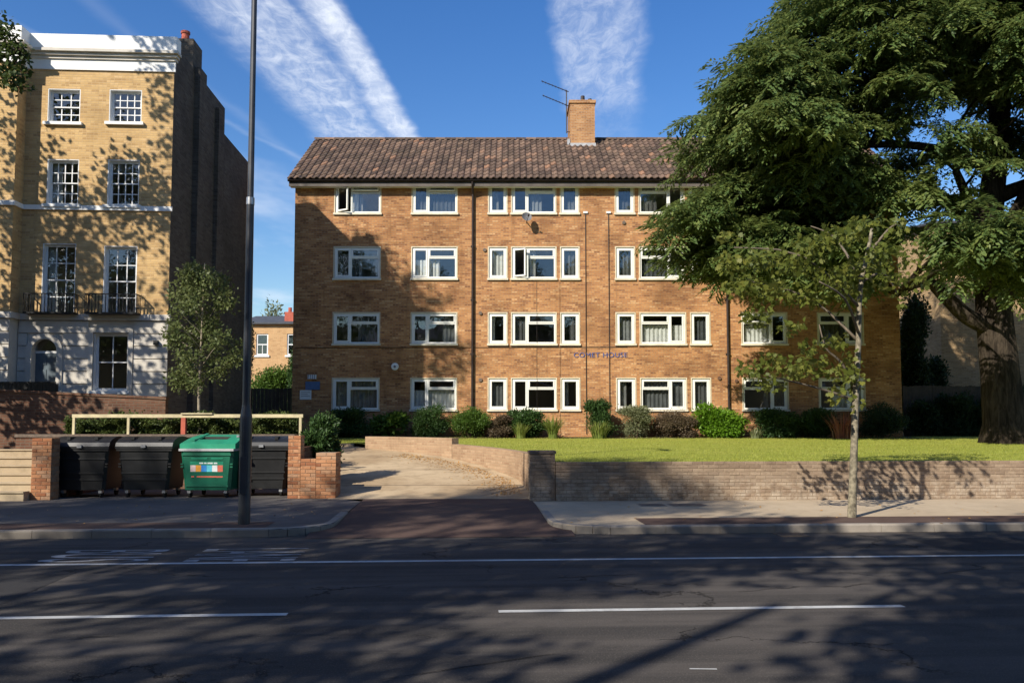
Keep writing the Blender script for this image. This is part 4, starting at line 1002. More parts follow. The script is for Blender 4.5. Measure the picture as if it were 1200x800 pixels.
# ---------------------------------------------------------------- wheeled bins
def make_bin(name, label, body, lidm, green=False):
    root = thing(name, label, 'bin', group='bins in the brick bin store'); W, Dp, H = 1.18, .95, 1.02; zb = .17
    def sec(z, t):   # half widths narrowing downwards
        k = .86 + .14 * t; return (-W / 2 * k, W / 2 * k, Dp * (1 - (.90 + .10 * t)) / 2, Dp - Dp * (1 - (.90 + .10 * t)) / 2, z)
    mb = MB(); prev = None; lv = [(zb, 0), (zb + .04, .05), (zb + .25, .3), (zb + .5, .6), (H - .06, .95), (H, 1)]
    for (z, t) in lv:
        a, b2, c_, d_, z = sec(z, t); r_ = .06
        ring = [(a + r_, c_), (b2 - r_, c_), (b2, c_ + r_), (b2, d_ - r_), (b2 - r_, d_), (a + r_, d_), (a, d_ - r_), (a, c_ + r_)]
        n0 = len(mb.v); mb.v += [(p[0], p[1], z) for p in ring]
        if prev is None: mb.f.append(tuple(range(n0 + 7, n0 - 1, -1)))
        else:
            for i in range(8): mb.f.append((prev + i, prev + (i + 1) % 8, n0 + (i + 1) % 8, n0 + i))
        prev = n0
    bd = mb.build('body', M[body], root)
    rib_z = (.83, .52, .38) if not green else (.92, .24)
    for z in rib_z:
        t = (z - zb) / (H - zb); a, b2, c_, d_, _ = sec(z, t)
        MB().box(a + .03, b2 - .03, c_ - .022, c_ + .01, z, z + .035).build('rib', M[body], bd)
    for s in (-1, 1):
        t = .5; a, b2, c_, d_, _ = sec(.5, .5)
        for z in (.66, .72): MB().box((a if s < 0 else b2) - .03, (a if s < 0 else b2) + .03, c_ - .012, c_ + .05, z, z + .03).build('corner_lug', M[body], bd)
    MB().box(-W / 2 - .02, W / 2 + .02, -.035, Dp + .03, H, H + .05).build('rim', M['bin_black'] if not green else M['lead'], root)
    if not green:
        mb = MB(); N = 9; prof = []
        for i in range(N):
            an = math.pi * i / (N - 1); prof.append((Dp / 2 - (Dp / 2 + .05) * math.cos(an), H + .051 + .05 + .21 * math.sin(an)))
        prof = [(prof[0][0], H + .051)] + prof + [(prof[-1][0], H + .051)]; kk = len(prof)
        for x in (-W / 2 - .04, W / 2 + .04): mb.v += [(x, p[0], p[1]) for p in prof]
        for i in range(kk - 1): mb.f.append((i, kk + i, kk + i + 1, i + 1))
        mb.f.append(tuple(range(kk))); mb.f.append(tuple(range(2 * kk - 1, kk - 1, -1)))
        ld = mb.build('lid', M[lidm], root)
        MB().box(-.05, .05, -.085, -.052, H + .07, H + .13).build('lid_catch', M['galvanised'], ld)
        for x in (-.3, .3): MB().box(x - .035, x + .035, .06, .7, H + .24, H + .30).build('lid_rib', M[lidm], ld)
    else:
        y0, y1, z0, z1 = -.06, Dp + .04, H + .051, H + .34; mb = MB()
        def P(u, v, off=0):   # point on the sloping lid
            return (u * (W / 2 + .03) * (1 - .08 * v), y0 + .1 + (y1 - y0 - .1) * v, z0 + .10 + (z1 - z0 - .10) * v * (1.6 - .6 * v) + off)
        us = [-1, -.55, .5, 1]; vs = [0, .35, .62, 1]
        for i in range(3):
            for j in range(3):
                if i == 1 and j == 1: continue
                mb.quad(P(us[i], vs[j]), P(us[i + 1], vs[j]), P(us[i + 1], vs[j + 1]), P(us[i], vs[j + 1]))
        X = W / 2 + .03
        mb.quad((-X, y0 + .1, z0), (X, y0 + .1, z0), P(1, 0), P(-1, 0)); mb.quad((-X, y1, z0), P(-1, 1), P(1, 1), (X, y1, z0))
        for s in (-1, 1):
            pts = [(s * X, y0 + .1, z0)] + [P(s, v) for v in vs] + [(s * X, y1, z0)]; mb.poly(pts if s > 0 else pts[::-1])
        ld = mb.build('lid', M[lidm], root)
        mb = MB(); mb.quad(P(-.55, .35, -.05), P(.5, .35, -.05), P(.5, .62, -.05), P(-.55, .62, -.05))
        for (a, b2) in (((-.55, .35), (.5, .35)), ((.5, .35), (.5, .62)), ((.5, .62), (-.55, .62)), ((-.55, .62), (-.55, .35))): mb.quad(P(*a, -.05), P(*b2, -.05), P(*b2), P(*a))
        mb.build('slot', M['dark_paint'], ld)
        mb = MB(); mb.hexa([P(-.72, .18, .004), P(-.6, .18, .004), P(-.6, .95, .004), P(-.72, .95, .004), P(-.72, .18, .03), P(-.6, .18, .03), P(-.6, .95, .03), P(-.72, .95, .03)]); mb.build('lid_rib', M[lidm], ld)
        mb = MB(); mb.tube([P(.83, .55, .002), P(.83, .55, .05)], .05, 10); mb.build('lid_lock', M['galvanised'], ld)
        # printed panel
        t = .5; a, b2, c_, d_, _ = sec(.55, .5); yf = lambda z: sec(z, (z - zb) / (H - zb))[2] - .004
        def pr_(nm, x0, x1, z0, z1, m_, off=0): MB().hexa([(x0, yf(z0) - off, z0), (x1, yf(z0) - off, z0), (x1, yf(z0) + .006, z0), (x0, yf(z0) + .006, z0), (x0, yf(z1) - off, z1), (x1, yf(z1) - off, z1), (x1, yf(z1) + .006, z1), (x0, yf(z1) + .006, z1)]).build(nm, M[m_], bd)
        pr_('sticker', -.37, .37, .56, .79, 'bin_lid_green')
        for i, m_ in enumerate(('sticker_pink', 'sticker_orange', 'sticker_blue', 'sticker_cyan', 'sticker_white', 'sticker_red')): pr_('picture_square', -.36 + i * .121, -.36 + i * .121 + .117, .57, .71, m_, .003)
        x = -.16
        for l_ in (.09, .05, .12, .08): pr_('print_line', x, x + l_, .74, .77, 'sticker_white', .003); x += l_ + .02
        for x0_, x1_ in ((-.34, -.28), (-.22, .36)): pr_('print_line', x0_, x1_, .445, .475, 'sticker_red', .002)
        pr_('print_line', -.34, .02, .84, .875, 'bin_lid_green', .003); pr_('print_line', .10, .36, .84, .875, 'bin_lid_green', .003)
    for sx in (-1, 1):
        for y in (.12, Dp - .12):
            x = sx * (W / 2 * .86 - .1)
            cs = MB().box(x - .035, x + .035, y - .05, y + .05, .10, zb).build('castor', M['galvanised'], root)
            MB().tube([(x - .02, y + .03, .075), (x + .02, y + .03, .075)], .078, 14).build('wheel', M['rubber'], cs)
    return root
def place_bin(o, px, py, D, rz=0): p = at(px, py, D); o.location = (p.x, D, .12); o.rotation_euler = (0, 0, rz)
bin1 = make_bin('wheeled_bin', 'black wheeled bin next to the slim brick pier', 'bin_black', 'bin_black'); bin2 = copy_tree(bin1); bin3 = copy_tree(bin1)
bin2['label'] = 'black wheeled bin between another black bin and the green bin'; bin3['label'] = 'dark wheeled bin half hidden behind the lamp post'
place_bin(bin1, 93, 580, 18.15, R(1)); place_bin(bin2, 168, 580, 18.2, R(-1)); place_bin(bin3, 306, 578, 18.5, R(2))
bing = make_bin('recycling_bin', 'green recycling bin with slotted lid and coloured picture panel', 'bin_green', 'bin_lid_green', True); place_bin(bing, 241, 578, 18.15, R(-3))

# ---------------------------------------------------------------- lamp post
lp = gz(286, 614, .12); lamp = thing('lamp_post', 'tall dark steel lamp post standing on the pavement by the bins', 'lamp post', lp)
MB().tube([(0, 0, -.03), (0, 0, 1.75), (0, 0, 1.95)], [.098, .098, .07], 16).build('base_column', M['lamp_steel'], lamp, False)
MB().box(-.05, .05, -.104, -.09, .5, 1.1).build('access_door', M['lamp_steel'], lamp)
MB().tube([(0, 0, 1.95), (0, 0, 5.35)], [.068, .062], 14).build('shaft', M['lamp_steel'], lamp)
MB().tube([(0, 0, 5.3), (0, 0, 5.42)], .068, 14).build('collar', M['galvanised'], lamp)
MB().tube([(0, 0, 5.42), (0, 0, 9.4), (.0, -.15, 9.8), (0, -.6, 10.05), (0, -1.1, 10.1)], [.052, .045, .04, .04, .04], 12).build('upper_shaft', M['lamp_steel'], lamp)
mb = MB(); mb.hexa([(-.10, -1.75, 10.02), (.10, -1.75, 10.02), (.13, -1.05, 10.02), (-.13, -1.05, 10.02), (-.07, -1.72, 10.14), (.07, -1.72, 10.14), (.1, -1.08, 10.2), (-.1, -1.08, 10.2)]); mb.build('lantern', M['dish_grey'], lamp)

# inspection covers in the pavement
for (xa, xb, lab) in ((750, 781, 'small iron inspection cover set in the sunny pavement'), (786, 829, 'wide iron inspection cover set in the sunny pavement')):
    a = gz(xa, 592, .124); b2 = gz(xb, 592, .124); w = b2.x - a.x
    cv = thing('inspection_cover', lab, 'manhole cover', (a.x, a.y - .12, .118), RA, 'covers in the pavement')
    frame_ring(MB(), 0, w, 0, .42, .03, 0, .01); mb = MB(); mb.box(0, w, 0, .42, 0, .009).build('frame', M['kerbstone'], cv); MB().box(.03, w - .03, .03, .39, .0095, .013).build('plate', M['cover_iron'], cv)

# ---------------------------------------------------------------- trees
def jitter_path(a, b2, n=5, sag=0., j=.08):
    a, b2 = Vector(a), Vector(b2); L = (b2 - a).length; out = []
    for i in range(n + 1):
        t = i / n; p = a.lerp(b2, t); k = math.sin(math.pi * t)
        out.append(p + Vector((random.uniform(-j, j) * L * k, random.uniform(-j, j) * L * k, sag * k * L + random.uniform(-j, j) * L * k * .6)))
    return out
def taper(r0, r1, n): return [r0 + (r1 - r0) * (i / n) ** .8 for i in range(n + 1)]

def pad_cloud(centers, radii, per, size, asp, zb=.5, droop=0.):
    """leaves scattered through flattened clumps"""
    P, D_, N_, L_ = [], [], [], []
    for c_, r_ in zip(centers, radii):
        n = int(per * r_[0] * r_[1]); d = rdir(n); rr = rng.random(n) ** (1 / 2.2)
        q = d * rr[:, None] * np.array(r_)[None]; q *= (1 + .25 * np.sin(d[:, :1] * 5 + c_[0] * 3) * np.cos(d[:, 1:2] * 6 + c_[2] * 2))
        P.append(q + np.array(c_)); dd = rdir(n) * .9 + unit(q + 1e-6) * .6; dd[:, 2] -= droop; D_.append(dd); N_.append(rdir(n, zb * 2)); L_.append(rng.uniform(.7, 1.25, n) * size)
    P = np.concatenate(P); L_ = np.concatenate(L_); return P, np.concatenate(D_), np.concatenate(N_), L_, L_ * asp

# --- broad feathery tree on the lawn
TD = 27.5; tb = Vector((at(1178, 512, TD).x, TD, lawn_z(TD) - .03))
big = thing('spreading_tree', 'huge spreading dark green tree with feathery foliage on the lawn', 'tree', tb)
outline = [(960, -40), (925, -10), (893, 35), (905, 55), (865, 80), (838, 112), (790, 150), (800, 180), (822, 205), (795, 235), (768, 268), (772, 290), (795, 318), (822, 330), (850, 316), (880, 322), (905, 322), (960, 328), (1005, 318), (1045, 296), (1062, 255), (1080, 262), (1090, 300), (1120, 330), (1150, 290), (1200, 300), (1330, 330), (1480, 300), (1560, 150), (1530, 60), (1440, -30), (1320, -80), (1180, -95), (1060, -75)]
outline = [(x + (26 if x < 860 else 12 if x < 960 else 0), y) for x, y in outline]
holes_px = [(1090, 158, 22), (1124, 206, 26), (1072, 300, 30), (1030, 150, 10), (1178, 205, 16), (1155, 250, 14)]
pads = []
tries = 0
while len(pads) < 300 and tries < 60000:
    tries += 1; x = random.uniform(765, 1560); y = random.uniform(-300, 332)
    if not in_poly(np.array([x]), np.array([y]), outline)[0]: continue
    if any((x - h[0]) ** 2 + (y - h[1]) ** 2 < (h[2] + 20) ** 2 for h in holes_px): continue
    # depth: an upright round crown about the trunk
    u_ = (x - 1178) / 410; v_ = (y - 20) / 320; rr = min(1, math.hypot(u_, v_)); dep = 5.2 * math.sqrt(max(.04, 1 - rr * rr))
    dd = random.choice((-1, -1, -.85, -.6, -.3, 0, .35, .8)) * dep * random.uniform(.7, 1)
    p = at(x, y, TD) ; q = Vector((p.x, TD + dd, p.z))
    if q.y > 32.2 and q.z < 14.5 and q.x < 17.5: continue
    if any((q - o).length < .95 for o in pads): continue
    pads.append(q)
for (x, y, D2) in ((1120, 285, 22.5), (1150, 300, 23), (1185, 290, 22.5), (1165, 262, 22), (1210, 315, 23), (1130, 255, 22), (1200, 262, 22.5), (1235, 290, 23)):
    pads.append(at(x, y, D2))
for i in range(46): pads.append(at(random.uniform(880, 1010), random.uniform(140, 318), random.uniform(25.0, 29.5)))
for i in range(20): pads.append(at(random.uniform(880, 965), random.uniform(60, 175), random.uniform(22.6, 25.5)))
for i in range(12): pads.append(at(random.uniform(822, 875), random.uniform(225, 318), random.uniform(25.5, 28.5)))
# keep sky gaps open right through the crown
def in_gap(q):
    dx, dy = F * q.x / q.y + 600, HZ - F * (q.z - CZ) / q.y
    return any((dx - h[0]) ** 2 + (dy - h[1]) ** 2 < (h[2]) ** 2 for h in holes_px)
# one spray: a drooping fan of leaflets
def spray():
    P, D_, N_ = [], [], []
    for i in range(9):
        t = .12 + i * .13; side = (-1) ** i; c0 = np.array((t, 0, -.16 * t * t)); ln = .42 * (1 - .55 * i / 9) + .1
        for s in (-1, 1):
            an = s * R(random.uniform(42, 66)); tw = np.array((math.cos(an), math.sin(an), -.18 + random.uniform(-.12, .1)))
            for q in range(5):
                f_ = (q + .6) / 5; P.append(c0 + tw * ln * f_ + np.array((0, 0, -.12 * f_ * f_))); D_.append(tw + np.array((0, 0, -.25 * f_)) + rng.normal(size=3) * .25); N_.append(np.array((0, 0, 1)) + rng.normal(size=3) * .35)
    return np.array(P), np.array(D_), np.array(N_)
sprays = [spray() for _ in range(6)]
P, D_, N_ = [], [], []
ctr = np.array((tb.x, tb.y))
for q in pads:
    rx, rz_ = random.uniform(.95, 1.5), random.uniform(.45, .95); out = np.array((q.x, q.y)) - ctr; oa = math.atan2(out[1], out[0])
    for k_ in range(21):
        a = random.gauss(oa, 1.15); rr = rx * math.sqrt(random.random()) * .95
        dd = np.array((math.cos(a), math.sin(a))); o2 = random.uniform(0, 2 * math.pi)
        pz = rz_ * (1 - (rr / rx) ** 2) * random.uniform(.0, 1.) - .30 * rr
        pos = np.array((q.x + math.cos(o2) * rr * .9 - dd[0] * .3, q.y + math.sin(o2) * rr * .9 - dd[1] * .3, q.z + pz))
        fwd = unit(np.array((dd[0], dd[1], random.uniform(-.75, .25)))); left = unit(np.cross((0, 0, 1), fwd)); up = np.cross(fwd, left); Rm = np.stack([fwd, left, up], 0)
        sp, sd_, sn = sprays[random.randrange(6)]; sc = random.uniform(.75, 1.2)
        P.append(sp @ Rm * sc + pos); D_.append(sd_ @ Rm); N_.append(sn @ Rm)
P = np.concatenate(P); D_ = np.concatenate(D_); N_ = np.concatenate(N_)
sx_ = F * P[:, 0] / P[:, 1] + 600; sy_ = HZ - F * (P[:, 2] - CZ) / P[:, 1]; keep = np.ones(len(P), bool)
for h in holes_px: keep &= ((sx_ - h[0]) ** 2 + ((sy_ - h[1]) * 1.1) ** 2 > (h[2] * .8) ** 2) | (rng.random(len(P)) < .06)
keep &= ~((P[:, 1] > 33.2) & (P[:, 2] < 14.6) & (P[:, 0] < BX1 + .3))
P, D_, N_ = P[keep], D_[keep], N_[keep]; n = len(P)
leaf_mesh('crown', P - np.array(tb), D_, N_, rng.uniform(.13, .22, n), rng.uniform(.055, .09, n), M['cedar_leaf'], big)
mb = MB(); T = lambda x, y, dd=0: at(x, y, TD + dd * .35) - tb
trunk_pts = [Vector((.05, 0, -.15)), Vector((0, 0, .7)), T(1172, 440), T(1165, 370), T(1160, 310), T(1160, 250, .3), T(1168, 180, .2), T(1175, 90), T(1180, -40), T(1185, -180)]
mb.tube(trunk_pts, [.95, .68, .60, .56, .50, .42, .36, .30, .2, .1], 12)
trunk = mb.build('trunk', M['bark'], big, True)
limbs = [([T(1166, 385), T(1135, 372, -.6), T(1105, 345, -1.0), T(1085, 330, -1.4), T(1050, 345, -1.8)], .36, .1), ([T(1160, 330), T(1145, 290, -1), T(1140, 250, -1.5), T(1120, 200, -2)], .34, .12),
         ([T(1165, 300), T(1190, 250, -.8), T(1215, 200, -1)], .34, .15), ([T(1160, 250, .3), T(1120, 235, 0), T(1070, 240, -.5), T(1000, 250, -1.5), T(930, 270, -2.5), T(870, 285, -3)], .24, .04),
         ([T(1165, 200), T(1100, 175, -.6), T(1020, 170, -1.2), T(930, 190, -2), T(840, 235, -2.5)], .22, .03), ([T(1172, 120), T(1100, 100, -1), T(1000, 95, -1.6), T(900, 120, -2), T(820, 155, -2)], .24, .05),
         ([T(1175, 60), T(1100, 20, -1), T(1000, 5, -1.5), T(930, 25, -2)], .2, .04), ([T(1140, 340), T(1175, 300, -2), T(1190, 240, -2.6)], .26, .1), ([T(1168, 350), T(1240, 320, .4), T(1320, 280, 1), T(1420, 240, 1)], .32, .08),
         ([T(1170, 230), T(1270, 190, 1), T(1400, 140, 1.4)], .28, .06), ([T(1176, 130), T(1160, 60, 2.2), T(1120, 20, 3.6)], .22, .06), ([T(1160, 280), T(1110, 240, 1.8), T(1040, 210, 3)], .24, .06), ([T(1178, 60), T(1280, 0, .6), T(1400, -60, .4)], .22, .05)]
for pts, r0, r1 in limbs:
    pts = cat_rom([tuple(p) for p in pts], 3); mb = MB(); mb.tube(pts, taper(r0, r1, len(pts) - 1), 8); mb.build('limb', M['bark'], big, True)
# branchlets reaching each clump
mb = MB(); allp = [p for pts, _, _ in limbs for p in cat_rom([tuple(q) for q in pts], 3)] + trunk_pts[4:]
for q in pads:
    ql = q - tb; near_ = min(allp, key=lambda p: (p - ql).length + (1.5 if p.z > ql.z else 0))
    if (near_ - ql).length < 7.5:
        pts = jitter_path(near_, ql, 4, .04, .06); mb.tube(pts, taper(.07, .018, 4), 5, cap=False)
stuff(mb.build('branchlets', M['bark'], big, True))

# --- slender street tree in the pavement
sb = gz(998, 606, .12); st = thing('street_tree', 'slender street tree with pale trunk and yellow green leaves', 'tree', sb)
S = lambda x, y, dd=0: at(x, y, sb.y + dd) - sb
tr_pts = [Vector((0, 0, -.08)), S(999, 580), S(1001, 520), S(1003, 460), S(1006, 400), S(1008, 340), S(1016, 300), S(1022, 268)]
MB().tube(cat_rom([tuple(p) for p in tr_pts], 3), taper(.082, .028, 21), 10).build('trunk', M['bark_pale'], st, True)
brs = [[S(1003, 452), S(985, 424, -.1), S(968, 408, -.2), S(960, 380, -.2)], [S(1005, 470), S(960, 455, -.2), S(900, 440, -.5)], [S(1006, 400), S(950, 350, .3), S(880, 330, .2)], [S(1007, 360), S(940, 300, -.3), S(860, 290, -.4)],
       [S(1010, 330), S(1035, 320, .2), S(1052, 345, .3)], [S(1010, 330), S(980, 280, .5), S(950, 265, .6)], [S(1016, 300), S(1040, 270, -.2), S(1052, 262, -.2)], [S(1006, 390), S(990, 350, -1), S(960, 330, -1.4)]]
for pts in brs:
    pp_ = cat_rom([tuple(p) for p in pts], 3); MB().tube(pp_, taper(.032, .01, len(pp_) - 1), 6).build('branch', M['twig'], st, True)
cl = []
spec = [(1010, 262, 24, 10), (980, 275, 26, 12), (950, 290, 24, 14), (1035, 290, 22, 16), (1045, 325, 18, 14), (1010, 310, 28, 14), (975, 322, 26, 14), (930, 310, 26, 14), (890, 300, 26, 14), (855, 305, 20, 12), (870, 335, 24, 12), (905, 345, 26, 14), (945, 350, 22, 12), (1000, 345, 18, 12), (850, 275, 14, 9), (885, 370, 18, 12), (930, 385, 16, 9),
        (880, 432, 20, 10), (905, 450, 16, 8), (930, 428, 24, 12), (960, 428, 20, 12), (975, 402, 16, 9), (990, 440, 20, 16), (985, 462, 14, 8), (1002, 470, 9, 14), (945, 405, 16, 8), (905, 420, 15, 8), (1000, 420, 12, 10), (1050, 262, 13, 9), (1065, 300, 14, 10), (1075, 330, 12, 10), (1055, 350, 9, 7)]
cs_, rs_ = [], []
for (x, y, rx, ry) in spec:
    for dd in (random.uniform(-.8, -.1), random.uniform(.1, .9)):
        p = S(x + random.uniform(-6, 6), y + random.uniform(-5, 5), dd); cs_.append(tuple(p)); rs_.append((rx * sb.y / F, rx * sb.y / F * 1.1, ry * sb.y / F))
P, D_, N_, L_, W_ = pad_cloud(cs_, rs_, 560, .105, .9, .6, .35)
keep = rng.random(len(P)) < .85; leaf_mesh('crown', P[keep], D_[keep], N_[keep], L_[keep], W_[keep], M['maple_leaf'], st, tmpl=MAPLE)

# --- young upright tree behind the rail
yb = at(235, 512, 22.6); yb.z = .93; yt = thing('young_tree', 'young upright leafy tree behind the cream rail', 'tree', yb)
Yf = lambda x, y, dd=0: at(x, y, 22.6 + dd) - yb
MB().tube(cat_rom([(0, 0, -.05), tuple(Yf(233, 470)), tuple(Yf(235, 420)), tuple(Yf(238, 350)), tuple(Yf(240, 308))], 3), taper(.055, .012, 12), 8).build('trunk', M['bark_young'], yt, True)
cs_, rs_ = [], []
for i in range(58):
    y = random.uniform(316, 452); t = (y - 308) / 148; hw = 12 + 34 * math.sin(min(1, t * 1.25 + .08) * math.pi * .5) * (1 if t < .72 else max(.2, (1 - t) / .28 * .8 + .2)); a = random.uniform(0, 6.28); r_ = random.random() ** .45 * hw * random.uniform(.85, 1.12)
    p = Yf(238 + r_ * math.cos(a), y, r_ * math.sin(a) / 43); cs_.append(tuple(p)); s = random.uniform(.16, .36); rs_.append((s, s, s * 1.1))
P, D_, N_, L_, W_ = pad_cloud(cs_, rs_, 1700, .10, .62, .3, .1); leaf_mesh('crown', P, D_, N_, L_, W_, M['young_leaf'], yt)
for i in range(14):
    y = 320 + i * 9; p0_ = Yf(237, y + 18); p1_ = Yf(237 + random.choice((-1, 1)) * random.uniform(12, 32), y - 4, random.uniform(-.6, .6)); MB().tube(jitter_path(p0_, p1_, 3, 0, .03), taper(.016, .005, 3), 5).build('branch', M['bark_young'], yt)

# --- tall trees that shade the place
def leafy_tree(name, label, loc, h, crown, nl, leaf=.24, group=None, tr=.38):
    root = thing(name, label, 'tree', loc, group=group)
    MB().tube(cat_rom([(0, 0, -.1), (.1, .05, h * .2), (-.1, .1, h * .45), (.05, 0, h * .8)], 3), taper(tr, .08, 9), 10).build('trunk', M['bark'], root, True)
    cs_ = [c_[:3] for c_ in crown]; rs_ = [c_[3:6] for c_ in crown]
    for c_ in cs_[::3]:
        if name == 'garden_tree' and c_[2] > 8.5: continue
        zz = max(h * .25, min(h * .75, c_[2] - 2)); pts = jitter_path((0, 0, zz), c_, 4, -.04, .06); MB().tube(pts, taper(.10, .02, 4), 6).build('limb', M['bark'], root, True)
    P, D_, N_, L_, W_ = pad_cloud(cs_, rs_, nl, leaf, .8, .4, .15); leaf_mesh('crown', P, D_, N_, L_, W_, M['plane_leaf'], root)
    return root
def round_crown(h, rad, z0, n):
    out = []
    for i in range(n):
        a = random.uniform(0, 6.28); t = random.random(); z = z0 + (h - z0) * t; rr = rad * (math.sin(math.pi * (.12 + .80 * t)) ** .6) * random.random() ** .45; s = random.uniform(1.0, 1.9)
        out.append((rr * math.cos(a), rr * math.sin(a), z, s, s, s * .7))
    return out
t1 = leafy_tree('roadside_tree', 'leafy roadside tree of middling height on the near pavement', rp(-1.2, -4.4, .12), 15.0, round_crown(15.0, 4.7, 5.5, 42), 190, group='trees shading the road')
t2 = leafy_tree('roadside_tree', 'very tall leafy roadside tree on the near pavement', rp(-16.6, -4.2, .12), 19.4, round_crown(19.4, 5.2, 6.0, 60) + [(.2, 0, 18.9, 1.0, 1.0, .9), (-.3, .2, 18.2, 1.1, 1.1, .9), (.4, .1, 19.5, .9, .9, .7)], 180, group='trees shading the road')
for src, s, rz_, sc in ((t2, -25.5, 2.1, 1.0), (t2, -34, 1.2, 1.02), (t1, 7.5, 4.0, 1.0)):
    o = copy_tree(src); o.location = rp(s, -4.4 + random.uniform(-.4, .4), .12); o.rotation_euler = (0, 0, rz_); o.scale = (sc,) * 3
t3 = leafy_tree('roadside_tree', 'thin crowned roadside tree on the near pavement between taller ones', rp(-8.6, -4.6, .12), 14.5, round_crown(14.5, 4.4, 4.8, 20), 190, leaf=.24, group='trees shading the road')
# tall garden tree by the yellow house; only an outer twig shows
G = Vector((-20.5, 19.3, .93)); cr = []
for i in range(16): cr.append((random.uniform(-2, 6.6), random.uniform(-1.2, 1.2), random.uniform(2.4, 4.4), .9, .9, .7))
for i in range(60):
    cr.append((random.uniform(-4, 5.0), random.uniform(-2.4, 2.2), random.uniform(4.2, 8.6), random.uniform(.8, 1.3), random.uniform(.8, 1.3), .8))
for i in range(34): cr.append((random.uniform(1.2, 6.2), random.uniform(-2, 2), random.uniform(8.2, 12.4), random.uniform(.7, 1.2), random.uniform(.7, 1.2), .75))
for (x, z) in ((-.6, 21.9), (0, 21.2), (.8, 20.9), (1.6, 20.6), (2.2, 19.8), (3.0, 19.7), (3.8, 19.2), (4.6, 18.9), (5.2, 18.3), (5.6, 17.4), (5.9, 16.4), (6.1, 15.4), (5.7, 14.6)):
    for k in range(3): cr.append((x + random.uniform(-.6, .6), random.uniform(-1.2, 1.2), z + random.uniform(-.7, .5), random.uniform(.5, .95), random.uniform(.5, .95), .6))
tw = [(at(x, y, 18.3) - G) for x, y in ((-8, 40), (8, 45), (14, 60), (24, 62), (2, 75), (16, 85), (6, 92), (22, 98), (-10, 70), (-25, 60), (-30, 85), (4, 28))]
garden_tree = leafy_tree('garden_tree', 'tall leafy garden tree whose dark twig hangs before the white parapet', G, 22, cr, 150, leaf=.19)
mb = MB(); mb.tube(cat_rom([(0, 0, 7.5), tuple(tw[8]), tuple(tw[2]), tuple(tw[7])], 3), taper(.09, .012, 9), 6).build('limb', M['bark'], garden_tree)
P, D_, N_, L_, W_ = pad_cloud([tuple(p) for p in tw], [(.26, .3, .24)] * len(tw), 1300, .12, .7, .3, .3); leaf_mesh('low_twig_leaves', P, D_, N_, L_, W_, M['plane_leaf'], garden_tree)

# ---------------------------------------------------------------- hedge, shrubs, plants
def shrub(name, label, loc, w, d, h, mname, n=3200, leaf=.055, asp=.55, lumps=18, cat='shrub', group=None, spiky=0.):
    n *= 3; leaf *= 1.25
    root = thing(name, label, cat, loc, group=group); lo = []
    for i in range(lumps):
        a = random.uniform(0, 6.28); r_ = random.random() ** .5; zz = random.uniform(.12, .86); k_ = math.sin(math.pi * (.25 + .6 * zz)) ** .7
        lo.append((r_ * w * .36 * k_ * math.cos(a), r_ * d * .36 * k_ * math.sin(a), zz * h, w * random.uniform(.16, .25), d * random.uniform(.16, .25), h * random.uniform(.14, .22)))
    lo.append((0, 0, h * .45, w * .34, d * .34, h * .4)); P = []; tot = sum(l[3] * l[4] for l in lo)
    for l in lo:
        k_ = int(n * l[3] * l[4] / tot); dd = rdir(k_); P.append(dd * (rng.random(k_)[:, None] ** .32) * np.array(l[3:6]) * (1 + .20 * rng.normal(size=(k_, 1))) + np.array(l[:3]))
    P = np.concatenate(P); P[:, 2] = np.abs(P[:, 2]) + .02; c0 = np.array((0, 0, h * .35)); k_ = len(P)
    D_ = unit(P - c0) * .8 + rdir(k_) * .8; D_[:, 2] += spiky
    leaf_mesh('foliage', P, D_, rdir(k_, .8), rng.uniform(.7, 1.35, k_) * leaf, rng.uniform(.7, 1.3, k_) * leaf * asp, M[mname], root)
    mb = MB()
    for i in range(5): mb.tube([(0, 0, -.05), (random.uniform(-.2, .2) * w, random.uniform(-.2, .2) * d, h * .55)], [.02, .008], 5)
    mb.build('stem', M['stem'], root); return root
def strap_plant(name, label, loc, w, h, mname, n=120, bw=.035, cat='plant'):
    root = thing(name, label, cat, loc); a = rng.uniform(0, 6.28, n); r_ = rng.random(n) ** .6 * w * .22; seg = 4; mb = MB()
    for i in range(n):
        ln = h * rng.uniform(.6, 1.05); lean = rng.uniform(.05, .75); p = np.array((r_[i] * math.cos(a[i]), r_[i] * math.sin(a[i]), 0.)); d0 = np.array((math.cos(a[i]), math.sin(a[i]), 0)); sd_ = np.array((-d0[1], d0[0], 0)); n0 = len(mb.v)
        for s in range(seg + 1):
            t = s / seg; q = p + d0 * ln * lean * t * t + np.array((0, 0, ln * (t - .28 * lean * t * t))); wd = bw * (1 - t) ** .7 * .5 + .002; mb.v += [tuple(q - sd_ * wd), tuple(q + sd_ * wd)]
        for s in range(seg): mb.f.append((n0 + 2 * s, n0 + 2 * s + 1, n0 + 2 * s + 3, n0 + 2 * s + 2))
    mb.build('leaves', M[mname], root); return root
def bed(px0, px1, ytop, D, **kw):
    a, b2 = at(px0, 500, D), at(px1, 500, D); zt = at(px0, ytop, D).z; z = lawn_z(D); return ((a.x + b2.x) / 2, D, z), b2.x - a.x, zt - z
